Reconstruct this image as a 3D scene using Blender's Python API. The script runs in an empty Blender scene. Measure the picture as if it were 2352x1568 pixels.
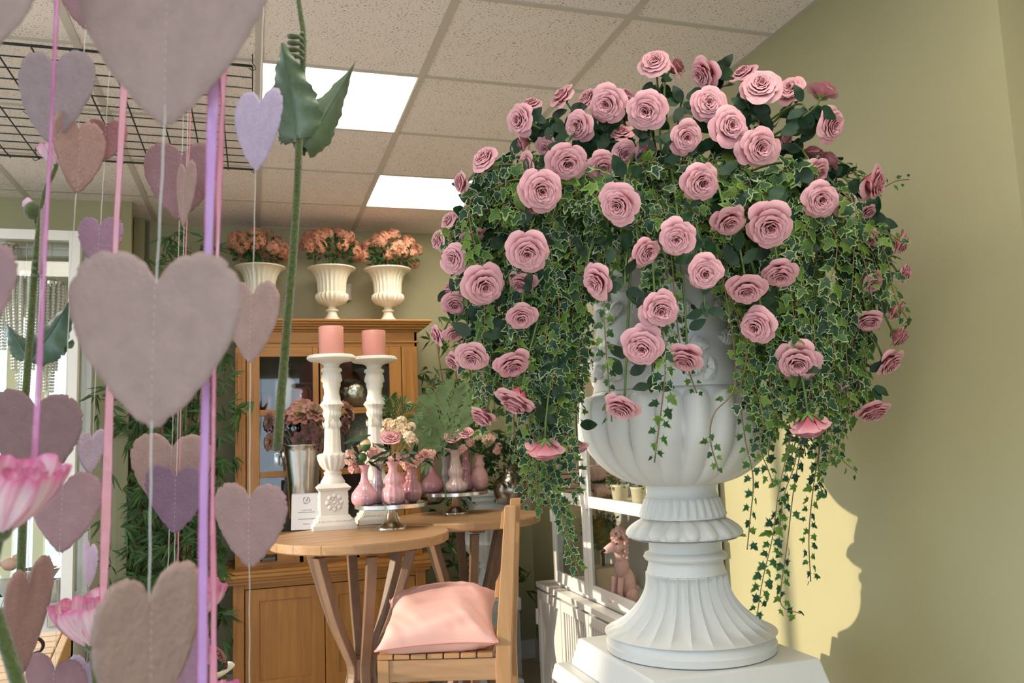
import bpy, math, random
from mathutils import Vector, Matrix, Quaternion
from math import sin, cos, pi, radians, sqrt
rnd = random.Random(7)
S = bpy.context.scene
COL = S.collection
CZ = 1.45                                   # camera height above the floor
# ------------------------------------------------------------------ camera
F = 1886.0; YAW = .3042; PIT = .1164; ROL = -.0386
cy_, sy_, cp_, sp_, cr_, sr_ = cos(YAW), sin(YAW), cos(PIT), sin(PIT), cos(ROL), sin(ROL)
CF = Vector((sy_*cp_, cy_*cp_, sp_)); r_ = Vector((cy_, -sy_, 0)); u_ = r_.cross(CF)
CR = cr_*r_ + sr_*u_; CU = -sr_*r_ + cr_*u_
CAM = Vector((0, 0, CZ))
cam = bpy.data.cameras.new('camera'); camo = bpy.data.objects.new('camera', cam); COL.objects.link(camo)
cam.sensor_width = 36; cam.lens = F/2352*36; cam.clip_start = .02
camo.matrix_world = Matrix.Translation(CAM) @ Matrix((CR, CU, -CF)).transposed().to_4x4()
cam.dof.use_dof = True; cam.dof.focus_distance = 1.95; cam.dof.aperture_fstop = 10.0
S.camera = camo
# ------------------------------------------------------------------ world, sun, portals, exposure
S.view_settings.view_transform = 'Standard'; S.view_settings.look = 'None'
S.view_settings.gamma = 1; S.view_settings.use_curve_mapping = False
S.view_settings.exposure = 0.15
S.cycles.max_bounces = 8; S.cycles.diffuse_bounces = 4; S.cycles.glossy_bounces = 3
S.cycles.transmission_bounces = 4; S.cycles.transparent_max_bounces = 12
S.cycles.sample_clamp_indirect = 6; S.cycles.caustics_reflective = False; S.cycles.caustics_refractive = False
W = bpy.data.worlds.new('sky'); S.world = W; W.use_nodes = True
bg = W.node_tree.nodes['Background']; bg.inputs[0].default_value = (.68, .83, 1, 1); bg.inputs[1].default_value = 4.6
sl = bpy.data.lights.new('sun', 'SUN'); so = bpy.data.objects.new('sun', sl); COL.objects.link(so)
sl.energy = 4.0; sl.color = (1, .84, .62); sl.angle = radians(.8)
SUND = Vector((1, -.10, -.20)).normalized()
so.rotation_euler = SUND.to_track_quat('-Z', 'Y').to_euler()
XL, XR, YF, YB, ZC = -3.0, 1.78, -2.6, 5.38, CZ + 1.4     # room: left, right, front (behind the camera), back, ceiling
YL = 4.93                                                  # face of the wall that stands forward at left
def portal(loc, rot, sx, sy):
    l = bpy.data.lights.new('window_portal', 'AREA'); l.shape = 'RECTANGLE'; l.size = sx; l.size_y = sy
    l.cycles.is_portal = True
    o = bpy.data.objects.new('window_portal', l); COL.objects.link(o); o.location = loc; o.rotation_euler = rot
WL = (-1.9, 4.7, .45, 2.5)          # window opening in the left wall: y0 y1 z0 z1
WF = (-2.4, 1.2, .5, 2.5)           # opening in the front wall: x0 x1 z0 z1
portal((XL, (WL[0]+WL[1])/2, (WL[2]+WL[3])/2), (0, -pi/2, 0), WL[3]-WL[2], WL[1]-WL[0])
portal(((WF[0]+WF[1])/2, YF, (WF[2]+WF[3])/2), (pi/2, 0, 0), WF[1]-WF[0], WF[3]-WF[2])
# ------------------------------------------------------------------ picture point -> place in the room
def ray(x, y): return CF + CR*((x-1176)/F) + CU*((784-y)/F)
def atD(x, y, D): return CAM + ray(x, y)*D
def atY(x, y, Y): d = ray(x, y); return CAM + d*(Y/d.y)
def atX(x, y, X): d = ray(x, y); return CAM + d*(X/d.x)
def atZ(x, y, Z): d = ray(x, y); return CAM + d*((Z-CZ)/d.z)
def zat(X, Y, py):                           # height at a plan position that projects to picture row py
    a, b = 0.0, 3.0
    for _ in range(40):
        m = (a+b)/2; P = Vector((X, Y, m))-CAM; v = 784-F*P.dot(CU)/P.dot(CF)
        if v > py: a = m
        else: b = m
    return (a+b)/2
# ------------------------------------------------------------------ materials
MATS = {}
def M(name, col, rough=.6, metal=0, bump=0, bscale=60, var=0, vscale=8, col2=None, trans=0, attr=None, coat=0, stretch=None, emit=0, spec=None, objvar=0):
    if name in MATS: return MATS[name]
    m = bpy.data.materials.new(name); m.use_nodes = True; nt = m.node_tree; n = nt.nodes; L = nt.links
    b = n['Principled BSDF']; out = n['Material Output']
    b.inputs['Base Color'].default_value = (*col, 1); b.inputs['Roughness'].default_value = rough; b.inputs['Metallic'].default_value = metal
    if spec is not None: b.inputs['Specular IOR Level'].default_value = spec
    if coat: b.inputs['Coat Weight'].default_value = coat; b.inputs['Coat Roughness'].default_value = .08
    tc = n.new('ShaderNodeTexCoord'); src = tc.outputs['Object']
    if stretch:
        mp = n.new('ShaderNodeMapping'); mp.inputs['Scale'].default_value = stretch; L.new(src, mp.inputs[0]); src = mp.outputs[0]
    cur = None
    if attr:
        a = n.new('ShaderNodeVertexColor'); a.layer_name = attr; cur = a.outputs[0]
    if var or col2:
        ns = n.new('ShaderNodeTexNoise'); ns.inputs['Scale'].default_value = vscale; ns.inputs['Detail'].default_value = 4; L.new(src, ns.inputs[0])
        rp = n.new('ShaderNodeValToRGB'); rp.color_ramp.elements[0].position = .3; rp.color_ramp.elements[1].position = .7
        c2 = col2 or tuple(max(0, c*(1-var)) for c in col)
        if cur is None:
            rp.color_ramp.elements[0].color = (*col, 1); rp.color_ramp.elements[1].color = (*c2, 1); L.new(ns.outputs[0], rp.inputs[0]); cur = rp.outputs[0]
        else:
            rp.color_ramp.elements[0].color = (1, 1, 1, 1); g = 1-var; rp.color_ramp.elements[1].color = (g, g, g, 1); L.new(ns.outputs[0], rp.inputs[0])
            mx = n.new('ShaderNodeMix'); mx.data_type = 'RGBA'; mx.blend_type = 'MULTIPLY'; mx.inputs[0].default_value = 1
            L.new(cur, mx.inputs[6]); L.new(rp.outputs[0], mx.inputs[7]); cur = mx.outputs[2]
    if objvar:
        oi = n.new('ShaderNodeObjectInfo'); hs = n.new('ShaderNodeHueSaturation')
        mr = n.new('ShaderNodeMapRange'); mr.inputs[3].default_value = 1-objvar; mr.inputs[4].default_value = 1+objvar
        L.new(oi.outputs['Random'], mr.inputs[0]); L.new(mr.outputs[0], hs.inputs['Value'])
        if cur is None: hs.inputs['Color'].default_value = (*col, 1)
        else: L.new(cur, hs.inputs['Color'])
        cur = hs.outputs[0]
    if cur is not None: L.new(cur, b.inputs['Base Color'])
    if bump:
        n2 = n.new('ShaderNodeTexNoise'); n2.inputs['Scale'].default_value = bscale; n2.inputs['Detail'].default_value = 3; L.new(src, n2.inputs[0])
        bp = n.new('ShaderNodeBump'); bp.inputs['Strength'].default_value = bump; bp.inputs['Distance'].default_value = .003
        L.new(n2.outputs[0], bp.inputs['Height']); L.new(bp.outputs[0], b.inputs['Normal'])
    if emit:
        b.inputs['Emission Color'].default_value = (*col, 1); b.inputs['Emission Strength'].default_value = emit
    if trans:
        tr = n.new('ShaderNodeBsdfTranslucent'); ms = n.new('ShaderNodeMixShader'); ms.inputs[0].default_value = trans
        if cur is not None: L.new(cur, tr.inputs[0])
        else: tr.inputs[0].default_value = (*col, 1)
        L.new(b.outputs[0], ms.inputs[1]); L.new(tr.outputs[0], ms.inputs[2]); L.new(ms.outputs[0], out.inputs[0])
    MATS[name] = m; return m
def wood(name, c1, c2, stretch=(1, 1, 14), sc=5, rough=.45):
    if name in MATS: return MATS[name]
    m = bpy.data.materials.new(name); m.use_nodes = True; nt = m.node_tree; n = nt.nodes; L = nt.links; b = n['Principled BSDF']
    tc = n.new('ShaderNodeTexCoord'); mp = n.new('ShaderNodeMapping'); mp.inputs['Scale'].default_value = tuple(1/s*6 for s in stretch)
    ns = n.new('ShaderNodeTexNoise'); ns.inputs['Scale'].default_value = sc; ns.inputs['Detail'].default_value = 6; ns.inputs['Distortion'].default_value = 1.2
    rp = n.new('ShaderNodeValToRGB'); rp.color_ramp.elements[0].position = .32; rp.color_ramp.elements[1].position = .68
    rp.color_ramp.elements[0].color = (*c1, 1); rp.color_ramp.elements[1].color = (*c2, 1)
    L.new(tc.outputs['Object'], mp.inputs[0]); L.new(mp.outputs[0], ns.inputs[0]); L.new(ns.outputs[0], rp.inputs[0]); L.new(rp.outputs[0], b.inputs['Base Color'])
    bp = n.new('ShaderNodeBump'); bp.inputs['Strength'].default_value = .15; bp.inputs['Distance'].default_value = .002
    L.new(ns.outputs[0], bp.inputs['Height']); L.new(bp.outputs[0], b.inputs['Normal']); b.inputs['Roughness'].default_value = rough
    MATS[name] = m; return m
def glassmat():
    if 'glass' in MATS: return MATS['glass']
    m = bpy.data.materials.new('glass'); m.use_nodes = True; nt = m.node_tree; n = nt.nodes; L = nt.links
    out = n['Material Output']; n.remove(n['Principled BSDF'])
    t = n.new('ShaderNodeBsdfTransparent'); t.inputs[0].default_value = (.96, .98, .97, 1); g = n.new('ShaderNodeBsdfGlossy'); g.inputs['Roughness'].default_value = .02
    fr = n.new('ShaderNodeFresnel'); mx = n.new('ShaderNodeMixShader'); ge = n.new('ShaderNodeNewGeometry')
    mr = n.new('ShaderNodeMapRange'); mr.inputs[3].default_value = 1.45; mr.inputs[4].default_value = 1/1.45
    L.new(ge.outputs['Backfacing'], mr.inputs[0]); L.new(mr.outputs[0], fr.inputs[0])
    L.new(fr.outputs[0], mx.inputs[0]); L.new(t.outputs[0], mx.inputs[1]); L.new(g.outputs[0], mx.inputs[2]); L.new(mx.outputs[0], out.inputs[0])
    MATS['glass'] = m; return m
def ribbonmat(name, col, alpha):
    m = bpy.data.materials.new(name); m.use_nodes = True; nt = m.node_tree; n = nt.nodes; L = nt.links
    b = n['Principled BSDF']; b.inputs['Base Color'].default_value = (*col, 1); b.inputs['Roughness'].default_value = .3; b.inputs['Alpha'].default_value = alpha
    b.inputs['Sheen Weight'].default_value = .3
    tc = n.new('ShaderNodeTexCoord'); ns = n.new('ShaderNodeTexNoise'); ns.inputs['Scale'].default_value = 90; L.new(tc.outputs['Object'], ns.inputs[0])
    bp = n.new('ShaderNodeBump'); bp.inputs['Strength'].default_value = .6; bp.inputs['Distance'].default_value = .002; L.new(ns.outputs[0], bp.inputs['Height']); L.new(bp.outputs[0], b.inputs['Normal'])
    return m
# ------------------------------------------------------------------ mesh helpers
class MB:
    def __init__(s): s.v = []; s.f = []; s.m = []; s.c = []
    def add(s, vs, fs, mi=0, cols=None):
        k = len(s.v); s.v += [tuple(v) for v in vs]; s.f += [tuple(i+k for i in f) for f in fs]; s.m += [mi]*len(fs)
        s.c += list(cols) if cols else [(1, 1, 1)]*len(vs)
        return s
    def box(s, a, b, mi=0, T=None):
        x0, y0, z0 = a; x1, y1, z1 = b
        vs = [Vector(p) for p in ((x0,y0,z0),(x1,y0,z0),(x1,y1,z0),(x0,y1,z0),(x0,y0,z1),(x1,y0,z1),(x1,y1,z1),(x0,y1,z1))]
        if T is not None: vs = [T @ v for v in vs]
        return s.add(vs, [(0,3,2,1),(4,5,6,7),(0,1,5,4),(1,2,6,5),(2,3,7,6),(3,0,4,7)], mi)
    def grid(s, fn, nu, nv, mi=0, wrap=False, cf=None):
        vs = []; cs = []
        for j in range(nv+1):
            for i in range(nu if wrap else nu+1):
                vs.append(fn(i/nu, j/nv)); cs.append(cf(i/nu, j/nv) if cf else (1, 1, 1))
        w = nu if wrap else nu+1; fs = []
        for j in range(nv):
            for i in range(nu):
                i2 = (i+1) % w if wrap else i+1
                fs.append((j*w+i, j*w+i2, (j+1)*w+i2, (j+1)*w+i))
        return s.add(vs, fs, mi, cs)
    def lathe(s, prof, seg=32, mod=None, mi=0, o=(0, 0, 0), cap=True):
        vs = []
        for r, z in prof:
            for i in range(seg):
                a = 2*pi*i/seg; rr = r*(mod(a, r, z) if mod else 1)
                vs.append((o[0]+rr*cos(a), o[1]+rr*sin(a), o[2]+z))
        fs = [(j*seg+i, j*seg+(i+1) % seg, (j+1)*seg+(i+1) % seg, (j+1)*seg+i) for j in range(len(prof)-1) for i in range(seg)]
        if cap:
            if prof[0][0] > 1e-4: fs.append(tuple(reversed(range(seg))))
            if prof[-1][0] > 1e-4: fs.append(tuple((len(prof)-1)*seg+i for i in range(seg)))
        return s.add(vs, fs, mi)
    def tube(s, pts, r, seg=6, mi=0, cap=True):
        pts = [Vector(p) for p in pts]; n = len(pts); rs = r if isinstance(r, (list, tuple)) else [r]*n
        t0 = (pts[1]-pts[0]).normalized(); up = Vector((0, 0, 1)) if abs(t0.z) < .9 else Vector((1, 0, 0))
        nx = t0.cross(up).normalized(); vs = []
        for k in range(n):
            t = (pts[min(k+1, n-1)]-pts[max(k-1, 0)])
            t = t.normalized() if t.length > 1e-9 else t0
            nx = (nx - t*nx.dot(t))
            nx = nx.normalized() if nx.length > 1e-6 else t.orthogonal().normalized()
            ny = t.cross(nx)
            for i in range(seg):
                a = 2*pi*i/seg; vs.append(pts[k]+(nx*cos(a)+ny*sin(a))*rs[k])
        fs = [(j*seg+i, j*seg+(i+1) % seg, (j+1)*seg+(i+1) % seg, (j+1)*seg+i) for j in range(n-1) for i in range(seg)]
        if cap: fs += [tuple(reversed(range(seg))), tuple((n-1)*seg+i for i in range(seg))]
        return s.add(vs, fs, mi)
    def blob(s, c, r, seg=8, rings=5, T=None, mi=0):
        c = Vector(c); r = r if isinstance(r, (tuple, list)) else (r, r, r); vs = []
        for j in range(rings+1):
            p = pi*j/rings
            for i in range(seg):
                a = 2*pi*i/seg; v = Vector((r[0]*sin(p)*cos(a), r[1]*sin(p)*sin(a), r[2]*cos(p)))
                if T is not None: v = T @ v
                vs.append(c+v)
        fs = [(j*seg+i, (j+1)*seg+i, (j+1)*seg+(i+1) % seg, j*seg+(i+1) % seg) for j in range(rings) for i in range(seg)]
        return s.add(vs, fs, mi)
    def mesh(s, name, mats, smooth=True, sharp=None):
        me = bpy.data.meshes.new(name); me.from_pydata(s.v, [], s.f)
        for m in (mats if isinstance(mats, (list, tuple)) else [mats]): me.materials.append(m)
        me.polygons.foreach_set('material_index', s.m)
        if smooth: me.polygons.foreach_set('use_smooth', [True]*len(s.f))
        if any(c != (1, 1, 1) for c in s.c):
            ca = me.color_attributes.new('Col', 'FLOAT_COLOR', 'POINT')
            ca.data.foreach_set('color', [x for c in s.c for x in (*c, 1)])
        me.update()
        if smooth and sharp: me.set_sharp_from_angle(angle=radians(sharp))
        return me
    def build(s, name, mats, parent=None, smooth=True, sharp=None, loc=None, bevel=0):
        o = bpy.data.objects.new(name, s.mesh(name, mats, smooth, sharp)); COL.objects.link(o)
        if parent: o.parent = parent
        if loc is not None: o.location = loc
        if bevel:
            b = o.modifiers.new('bevel', 'BEVEL'); b.width = bevel; b.segments = 2; b.limit_method = 'ANGLE'
        return o
def inst(me, name, parent, mat=None):
    o = bpy.data.objects.new(name, me); COL.objects.link(o)
    if parent: o.parent = parent
    if mat is not None: o.matrix_local = mat
    return o
def tag(o, label=None, cat=None, group=None, kind=None):
    if label: o['label'] = label
    if cat: o['category'] = cat
    if group: o['group'] = group
    if kind: o['kind'] = kind
    return o
def thing(name, label, cat, loc=(0, 0, 0), rz=0, group=None):
    o = bpy.data.objects.new(name, None); COL.objects.link(o); o.location = loc; o.rotation_euler = (0, 0, rz); o.empty_display_size = .05
    return tag(o, label, cat, group)
def frame(z, x=None):                         # rotation matrix whose local z looks along z
    z = Vector(z).normalized(); x = Vector(x) if x is not None else z.orthogonal()
    x = (x - z*x.dot(z))
    x = x.normalized() if x.length > 1e-6 else z.orthogonal().normalized()
    return Matrix((x, z.cross(x), z)).transposed().to_4x4()
def bez(p0, p1, p2, p3, n=8):
    out = []
    for i in range(n+1):
        t = i/n; u = 1-t; out.append(p0*u**3+p1*3*u*u*t+p2*3*u*t*t+p3*t**3)
    return out
def spline(P, n=4):                           # Catmull-Rom through points
    P = [Vector(p) for p in P]; Q = [P[0]*2-P[1]]+P+[P[-1]*2-P[-2]]; out = []
    for i in range(1, len(Q)-2):
        for k in range(n):
            t = k/n; a, b, c, d = Q[i-1], Q[i], Q[i+1], Q[i+2]
            out.append(.5*((2*b)+(c-a)*t+(2*a-5*b+4*c-d)*t*t+(3*b-a-3*c+d)*t**3))
    out.append(P[-1]); return out
GL = glassmat()
# ------------------------------------------------------------------ the room
mwall = M('olive_wall', (.43, .405, .235), .55, var=.06, vscale=3, bump=.15, bscale=90)
mceil_bar = M('ceiling_bar', (.60, .545, .48), .5)
def tilemat():
    m = bpy.data.materials.new('mineral_tile'); m.use_nodes = True; nt = m.node_tree; n = nt.nodes; L = nt.links; b = n['Principled BSDF']
    b.inputs['Roughness'].default_value = .9
    geo = n.new('ShaderNodeNewGeometry')
    ns0 = n.new('ShaderNodeTexNoise'); ns0.inputs['Scale'].default_value = 14
    vm = n.new('ShaderNodeVectorMath'); vm.operation = 'MULTIPLY_ADD'; vm.inputs[1].default_value = (.03, .03, .03)
    L.new(geo.outputs['Position'], ns0.inputs[0]); L.new(ns0.outputs[1], vm.inputs[0]); L.new(geo.outputs['Position'], vm.inputs[2])
    mp = n.new('ShaderNodeMapping'); mp.inputs['Scale'].default_value = (62, 100, 1); L.new(vm.outputs[0], mp.inputs[0])
    vo = n.new('ShaderNodeTexVoronoi'); vo.voronoi_dimensions = '2D'; vo.inputs['Scale'].default_value = 1; L.new(mp.outputs[0], vo.inputs[0])
    n3 = n.new('ShaderNodeTexNoise'); n3.inputs['Scale'].default_value = 30; L.new(geo.outputs['Position'], n3.inputs[0])
    ad = n.new('ShaderNodeMath'); ad.operation = 'MULTIPLY_ADD'; ad.inputs[1].default_value = -.42; ad.inputs[2].default_value = .345
    L.new(n3.outputs[0], ad.inputs[0])
    lt = n.new('ShaderNodeMath'); lt.operation = 'LESS_THAN'; L.new(vo.outputs[0], lt.inputs[0]); L.new(ad.outputs[0], lt.inputs[1])
    n4 = n.new('ShaderNodeTexNoise'); n4.inputs['Scale'].default_value = 4; L.new(geo.outputs['Position'], n4.inputs[0])
    r0 = n.new('ShaderNodeValToRGB'); r0.color_ramp.elements[0].color = (.92, .83, .79, 1); r0.color_ramp.elements[1].color = (.86, .78, .73, 1); L.new(n4.outputs[0], r0.inputs[0])
    mx = n.new('ShaderNodeMix'); mx.data_type = 'RGBA'; L.new(lt.outputs[0], mx.inputs[0]); L.new(r0.outputs[0], mx.inputs[6]); mx.inputs[7].default_value = (.36, .31, .27, 1)
    L.new(mx.outputs[2], b.inputs['Base Color'])
    return m
mtile = tilemat()
def struct(name, mb, mat, smooth=False, parent=None, loc=None):
    o = mb.build(name, mat, parent, smooth=smooth, loc=loc)
    if not parent: tag(o, kind='structure')
    return o
fl = struct('floor', MB().box((XL-.3, YF-.3, -.1), (XR+1.2, YB+.3, 0)), wood('floor_oak', (.58, .50, .40), (.50, .43, .34), (12, 1, 1)))
ce = struct('ceiling', MB().box((XL-.3, YF-.3, ZC+.03), (XR+1.2, YB+.3, ZC+.13)), mtile)
X0, Y0, G = .013, 2.986, .6
xs = [X0+i*G for i in range(-5, 3)]; ys = [Y0+j*G for j in range(-9, 4)]
xe = [XL]+[x for x in xs if XL < x < XR]+[XR]; ye = [YF]+[y for y in ys if YF < y < YB]+[YB]
lights = {(0, 0): 'square ceiling light panel nearer the hanging green stem', (1, 2): 'ceiling light panel half hidden by the left of the rose bouquet',
          (-3, -2): 0, (0, -5): 0, (-4, 1): 0, (1, -4): 0}  # these four are unseen panels, added for fill light
ME = {}
bar_m = mceil_bar
for i in range(len(xe)-1):
    for j in range(len(ye)-1):
        a, b, c, d = xe[i]+.011, xe[i+1]-.011, ye[j]+.011, ye[j+1]-.011
        gi, gj = round((xe[i]-X0)/G), round((ye[j]-Y0)/G)
        if (gi, gj) in lights and b-a > .5:
            if lights[(gi, gj)] == 0 and False: continue
            lab = lights[(gi, gj)] or {(-3, -2): 'added ceiling fill light panel out of frame to the left', (0, -5): 'added ceiling fill light panel above and behind the viewer', (-4, 1): 'added ceiling fill light panel beyond the left wall window', (1, -4): 'added ceiling fill light panel out of frame before the urn'}[(gi, gj)]
            t = thing('ceiling_light', lab, 'ceiling light', ((a+b)/2, (c+d)/2, ZC))
            w, h = (b-a)/2, (d-c)/2
            MB().box((-w, -h, .0), (w, h, .012)).build('diffuser', M('light_diffuser', (1, .92, .80), .4, emit=12), t, smooth=False)
            fr = MB()
            for q in ((-w-.004, -h-.004, w+.004, -h), (-w-.004, h, w+.004, h+.004), (-w-.004, -h, -w, h), (w, -h, w+.004, h)): fr.box((q[0], q[1], -.004), (q[2], q[3], .014))
            fr.build('light_frame', M('light_trim', (.8, .78, .74), .4), t, smooth=False)
            continue
        key = (round(b-a, 3), round(d-c, 3))
        if key not in ME:
            w, h = (b-a)/2, (d-c)/2
            ME[key] = MB().add([(-w, -h, 0), (w, -h, 0), (w, h, 0), (-w, h, 0), (-w-.009, -h-.009, .008), (w+.009, -h-.009, .008), (w+.009, h+.009, .008), (-w-.009, h+.009, .008), (-w, -h, .028), (w, -h, .028), (w, h, .028), (-w, h, .028)],
                [(3, 2, 1, 0), (0, 1, 5, 4), (1, 2, 6, 5), (2, 3, 7, 6), (3, 0, 4, 7), (4, 5, 9, 8), (5, 6, 10, 9), (6, 7, 11, 10), (7, 4, 8, 11), (8, 9, 10, 11)]).mesh('ceiling_tile', mtile, False)
        inst(ME[key], 'ceiling_tile', ce, Matrix.Translation(((a+b)/2, (c+d)/2, ZC+rnd.uniform(0, .0015))) @ Matrix.Rotation(rnd.uniform(-.002, .002), 4, 'X'))
for x in xe: struct('grid_bar', MB().box((x-.014, YF, ZC-.003), (x+.014, YB, ZC+.02)), bar_m, parent=ce)
for y in ye:
    struct('grid_bar', MB().box((XL, y-.012, ZC-.002), (XR, y+.012, ZC+.02)), bar_m, parent=ce)
T_ = .25
struct('wall_back', MB().box((-.72, YB, 0), (XR+T_, YB+T_, ZC+.03)), mwall)
YR = 1.49                                       # where the right wall ends in a recess
struct('wall_right', MB().box((XR, YR, 0), (XR+T_, YB, ZC+.03)), mwall)
struct('wall_right_recess', MB().box((XR+T_, YF, 0), (XR+T_+.15, YR, ZC+.03)).box((XR, YF-.1, 0), (XR+T_, YF+.6, ZC+.03)), mwall)
struct('trim_2', MB().box((XR+T_-.03, YR-.5, 0), (XR+T_, YR-.16, ZC)), wood('reveal_board', (.42, .22, .10), (.30, .15, .07)))
# left wall with window opening
wl = MB().box((XL-T_, YF, 0), (XL, YL, WL[2])).box((XL-T_, YF, WL[3]), (XL, YL, ZC+.03)).box((XL-T_, YF, WL[2]), (XL, WL[0], WL[3])).box((XL-T_, WL[1], WL[2]), (XL, YL, WL[3]))
struct('wall_left', wl, mwall)
wf = MB().box((XL, YF-T_, 0), (XR+T_, YF, WF[2])).box((XL, YF-T_, WF[3]), (XR+T_, YF, ZC+.03)).box((XL, YF-T_, WF[2]), (WF[0], YF, WF[3])).box((WF[1], YF-T_, WF[2]), (XR+T_, YF, WF[3]))
struct('wall_front', wf, mwall)
mwh = M('white_paint', (.78, .76, .70), .35)
def winframe(name, pts_fn, u0, u1, z0, z1, n):
    o = MB()
    def bar(a0, a1, b0, b1): o.box(*pts_fn(a0, a1, b0, b1))
    bar(u0, u1, z0, z0+.06); bar(u0, u1, z1-.06, z1)
    for k in range(n+1):
        u = u0+(u1-u0)*k/n; bar(u-.03, u+.03, z0, z1)
    struct(name, o, mwh)
winframe('window_2', lambda a0, a1, b0, b1: ((XL-.15, a0, b0), (XL-.09, a1, b1)), *WL, 4)
winframe('window_3', lambda a0, a1, b0, b1: ((a0, YF-.15, b0), (a1, YF-.09, b1)), *WF, 3)
# wall standing forward at left, with a small window behind the show cabinet
wx0, wx1 = atY(-150, 1200, YL).x, atY(150, 1200, YL).x; wz0, wz1 = atY(60, 1385, YL).z, atY(60, 700, YL).z
wa = MB().box((XL-T_, YL, 0), (-.72, YL+T_, wz0)).box((XL-T_, YL, wz1), (-.72, YL+T_, ZC+.03)).box((XL-T_, YL, wz0), (wx0, YL+T_, wz1)).box((wx1, YL, wz0), (-.72, YL+T_, wz1)).box((-.95, YL+T_, 0), (-.72, YB+T_, ZC+.03))
struct('wall_back_left', wa, mwall)
w1 = MB(); n_ = 4
for k in range(n_+1):
    u = wx0+(wx1-wx0)*k/n_; w1.box((u-.025, YL+.1, wz0), (u+.025, YL+.15, wz1))
for z in (wz0, wz0+(wz1-wz0)*.45, wz1-.05): w1.box((wx0, YL+.1, z), (wx1, YL+.15, z+.05))
struct('window_1', w1, M('cream_paint', (.82, .74, .48), .4))
w1g = struct('window_1_glass', MB().box((wx0, YL+.12, wz0), (wx1, YL+.124, wz1)), GL)
portal(((wx0+wx1)/2, YL+.2, (wz0+wz1)/2), (-pi/2, 0, 0), wx1-wx0, wz1-wz0)
# corner boards and pipes between the two back walls
tr = MB().box((-.72, YL-.02, 0), (-.665, YL+.03, ZC)).box((-.70, YB-.12, 0), (-.64, YB-.05, ZC)).box((-.62, YB-.06, 0), (-.57, YB, ZC))
struct('trim_1', tr, M('olive_dark', (.36, .33, .17), .5))
struct('baseboard_back', MB().box((-.72, YB-.02, 0), (XR, YB, .12)), mwh)
struct('baseboard_right', MB().box((XR-.02, YR, 0), (XR, YB-.02, .12)), mwh)
# unseen house-shaped block added outside the left window: shades the near half of the shop front from the low sun
struct('wall_sun_blocker', MB().box((-16, -17.8, 0), (-12, 3.5, 5.0)).add([(-16.3, -18.1, 5), (-11.7, -18.1, 5), (-11.7, 3.8, 5), (-16.3, 3.8, 5), (-14, -17.8, 6.5), (-14, 3.5, 6.5)], [(0, 3, 2, 1), (0, 1, 4), (1, 2, 5, 4), (2, 3, 5), (3, 0, 4, 5)]), M('sun_blocker_render', (.6, .58, .54), .8))
struct('ground', MB().box((-40, -40, -.3), (XL-.3, 40, -.1)), M('paving', (.35, .33, .30), .9, var=.2, vscale=2))
tag(bpy.data.objects['window_1_glass'], kind='structure')
# ------------------------------------------------------------------ pedestal and urn
PX, PY, PZ = 1.157, 2.13, CZ-.60
mstone = M('urn_stone', (.65, .66, .65), .45, var=.05, vscale=6, col2=(.62, .62, .58), bump=.08, bscale=40)
ped = thing('pedestal', 'stepped square white pedestal under the big rose urn', 'pedestal', (PX, PY, 0))
def frust(a, za, b, zb): return MB().add([(-a,-a,za),(a,-a,za),(a,a,za),(-a,a,za),(-b,-b,zb),(b,-b,zb),(b,b,zb),(-b,b,zb)], [(0,3,2,1),(4,5,6,7),(0,1,5,4),(1,2,6,5),(2,3,7,6),(3,0,4,7)])
frust(.262, PZ-.078, .242, PZ).build('top_slab', mstone, ped, smooth=False, bevel=.006)
frust(.31, PZ-.125, .30, PZ-.079).build('lower_slab', mstone, ped, smooth=False, bevel=.006)
frust(.23, .12, .23, PZ-.125).build('shaft', mstone, ped, smooth=False, bevel=.004)
frust(.29, 0, .27, .12).build('foot_block', mstone, ped, smooth=False, bevel=.006)
urn = thing('garden_urn', 'large white fluted garden urn on a pedestal holding pink roses', 'urn', (PX, PY, PZ))
US = 2.32/1886
def uz(y): return zat(PX, PY, y)-PZ
def prof(pp, off=0): return [(w*US, uz(y)+off) for y, w in pp]
zb = uz(1497)                                  # should be close to 0
mb = MB()
# base disc with scalloped shoulder
mb.lathe([(.225, 0), (.232, .004), (.234, .022), (.229, .026), (.229, .042), (.222, .052), (.2, .056)], 96)
z1, z0 = uz(1312), .05
def foot(t): # t 0 bottom .. 1 top
    r = .232-.118*(1-(1-t)**2.4)
    return r
N = 26
vs = [(foot(t), z0+(z1-z0)*t) for t in [i/26 for i in range(27)]]
def flutemod(a, r, z):
    t = (z-z0)/(z1-z0); k = abs(cos(a*N/2))**.7
    env = min(1, max(0, (t-.03)/.08))**.6*min(1, max(0, (1-t)/.06))**.6
    return 1-.14*env*k + .02*(1-env)*(t < .1)
mb.lathe(vs, N*14, flutemod)
zc = z1
ring = [(.112, zc-.004), (.108, zc+.01), (.104, uz(1290)), (.104, uz(1284)), (.113, uz(1281)), (.117, uz(1275)), (.113, uz(1268)), (.104, uz(1264)), (.1, uz(1262)), (.1, uz(1238)), (.104, uz(1234)), (.12, uz(1231))]
mb.lathe(ring, 96, cap=False)
urn_base = mb.build('urn_foot', mstone, urn, sharp=50)
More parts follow.
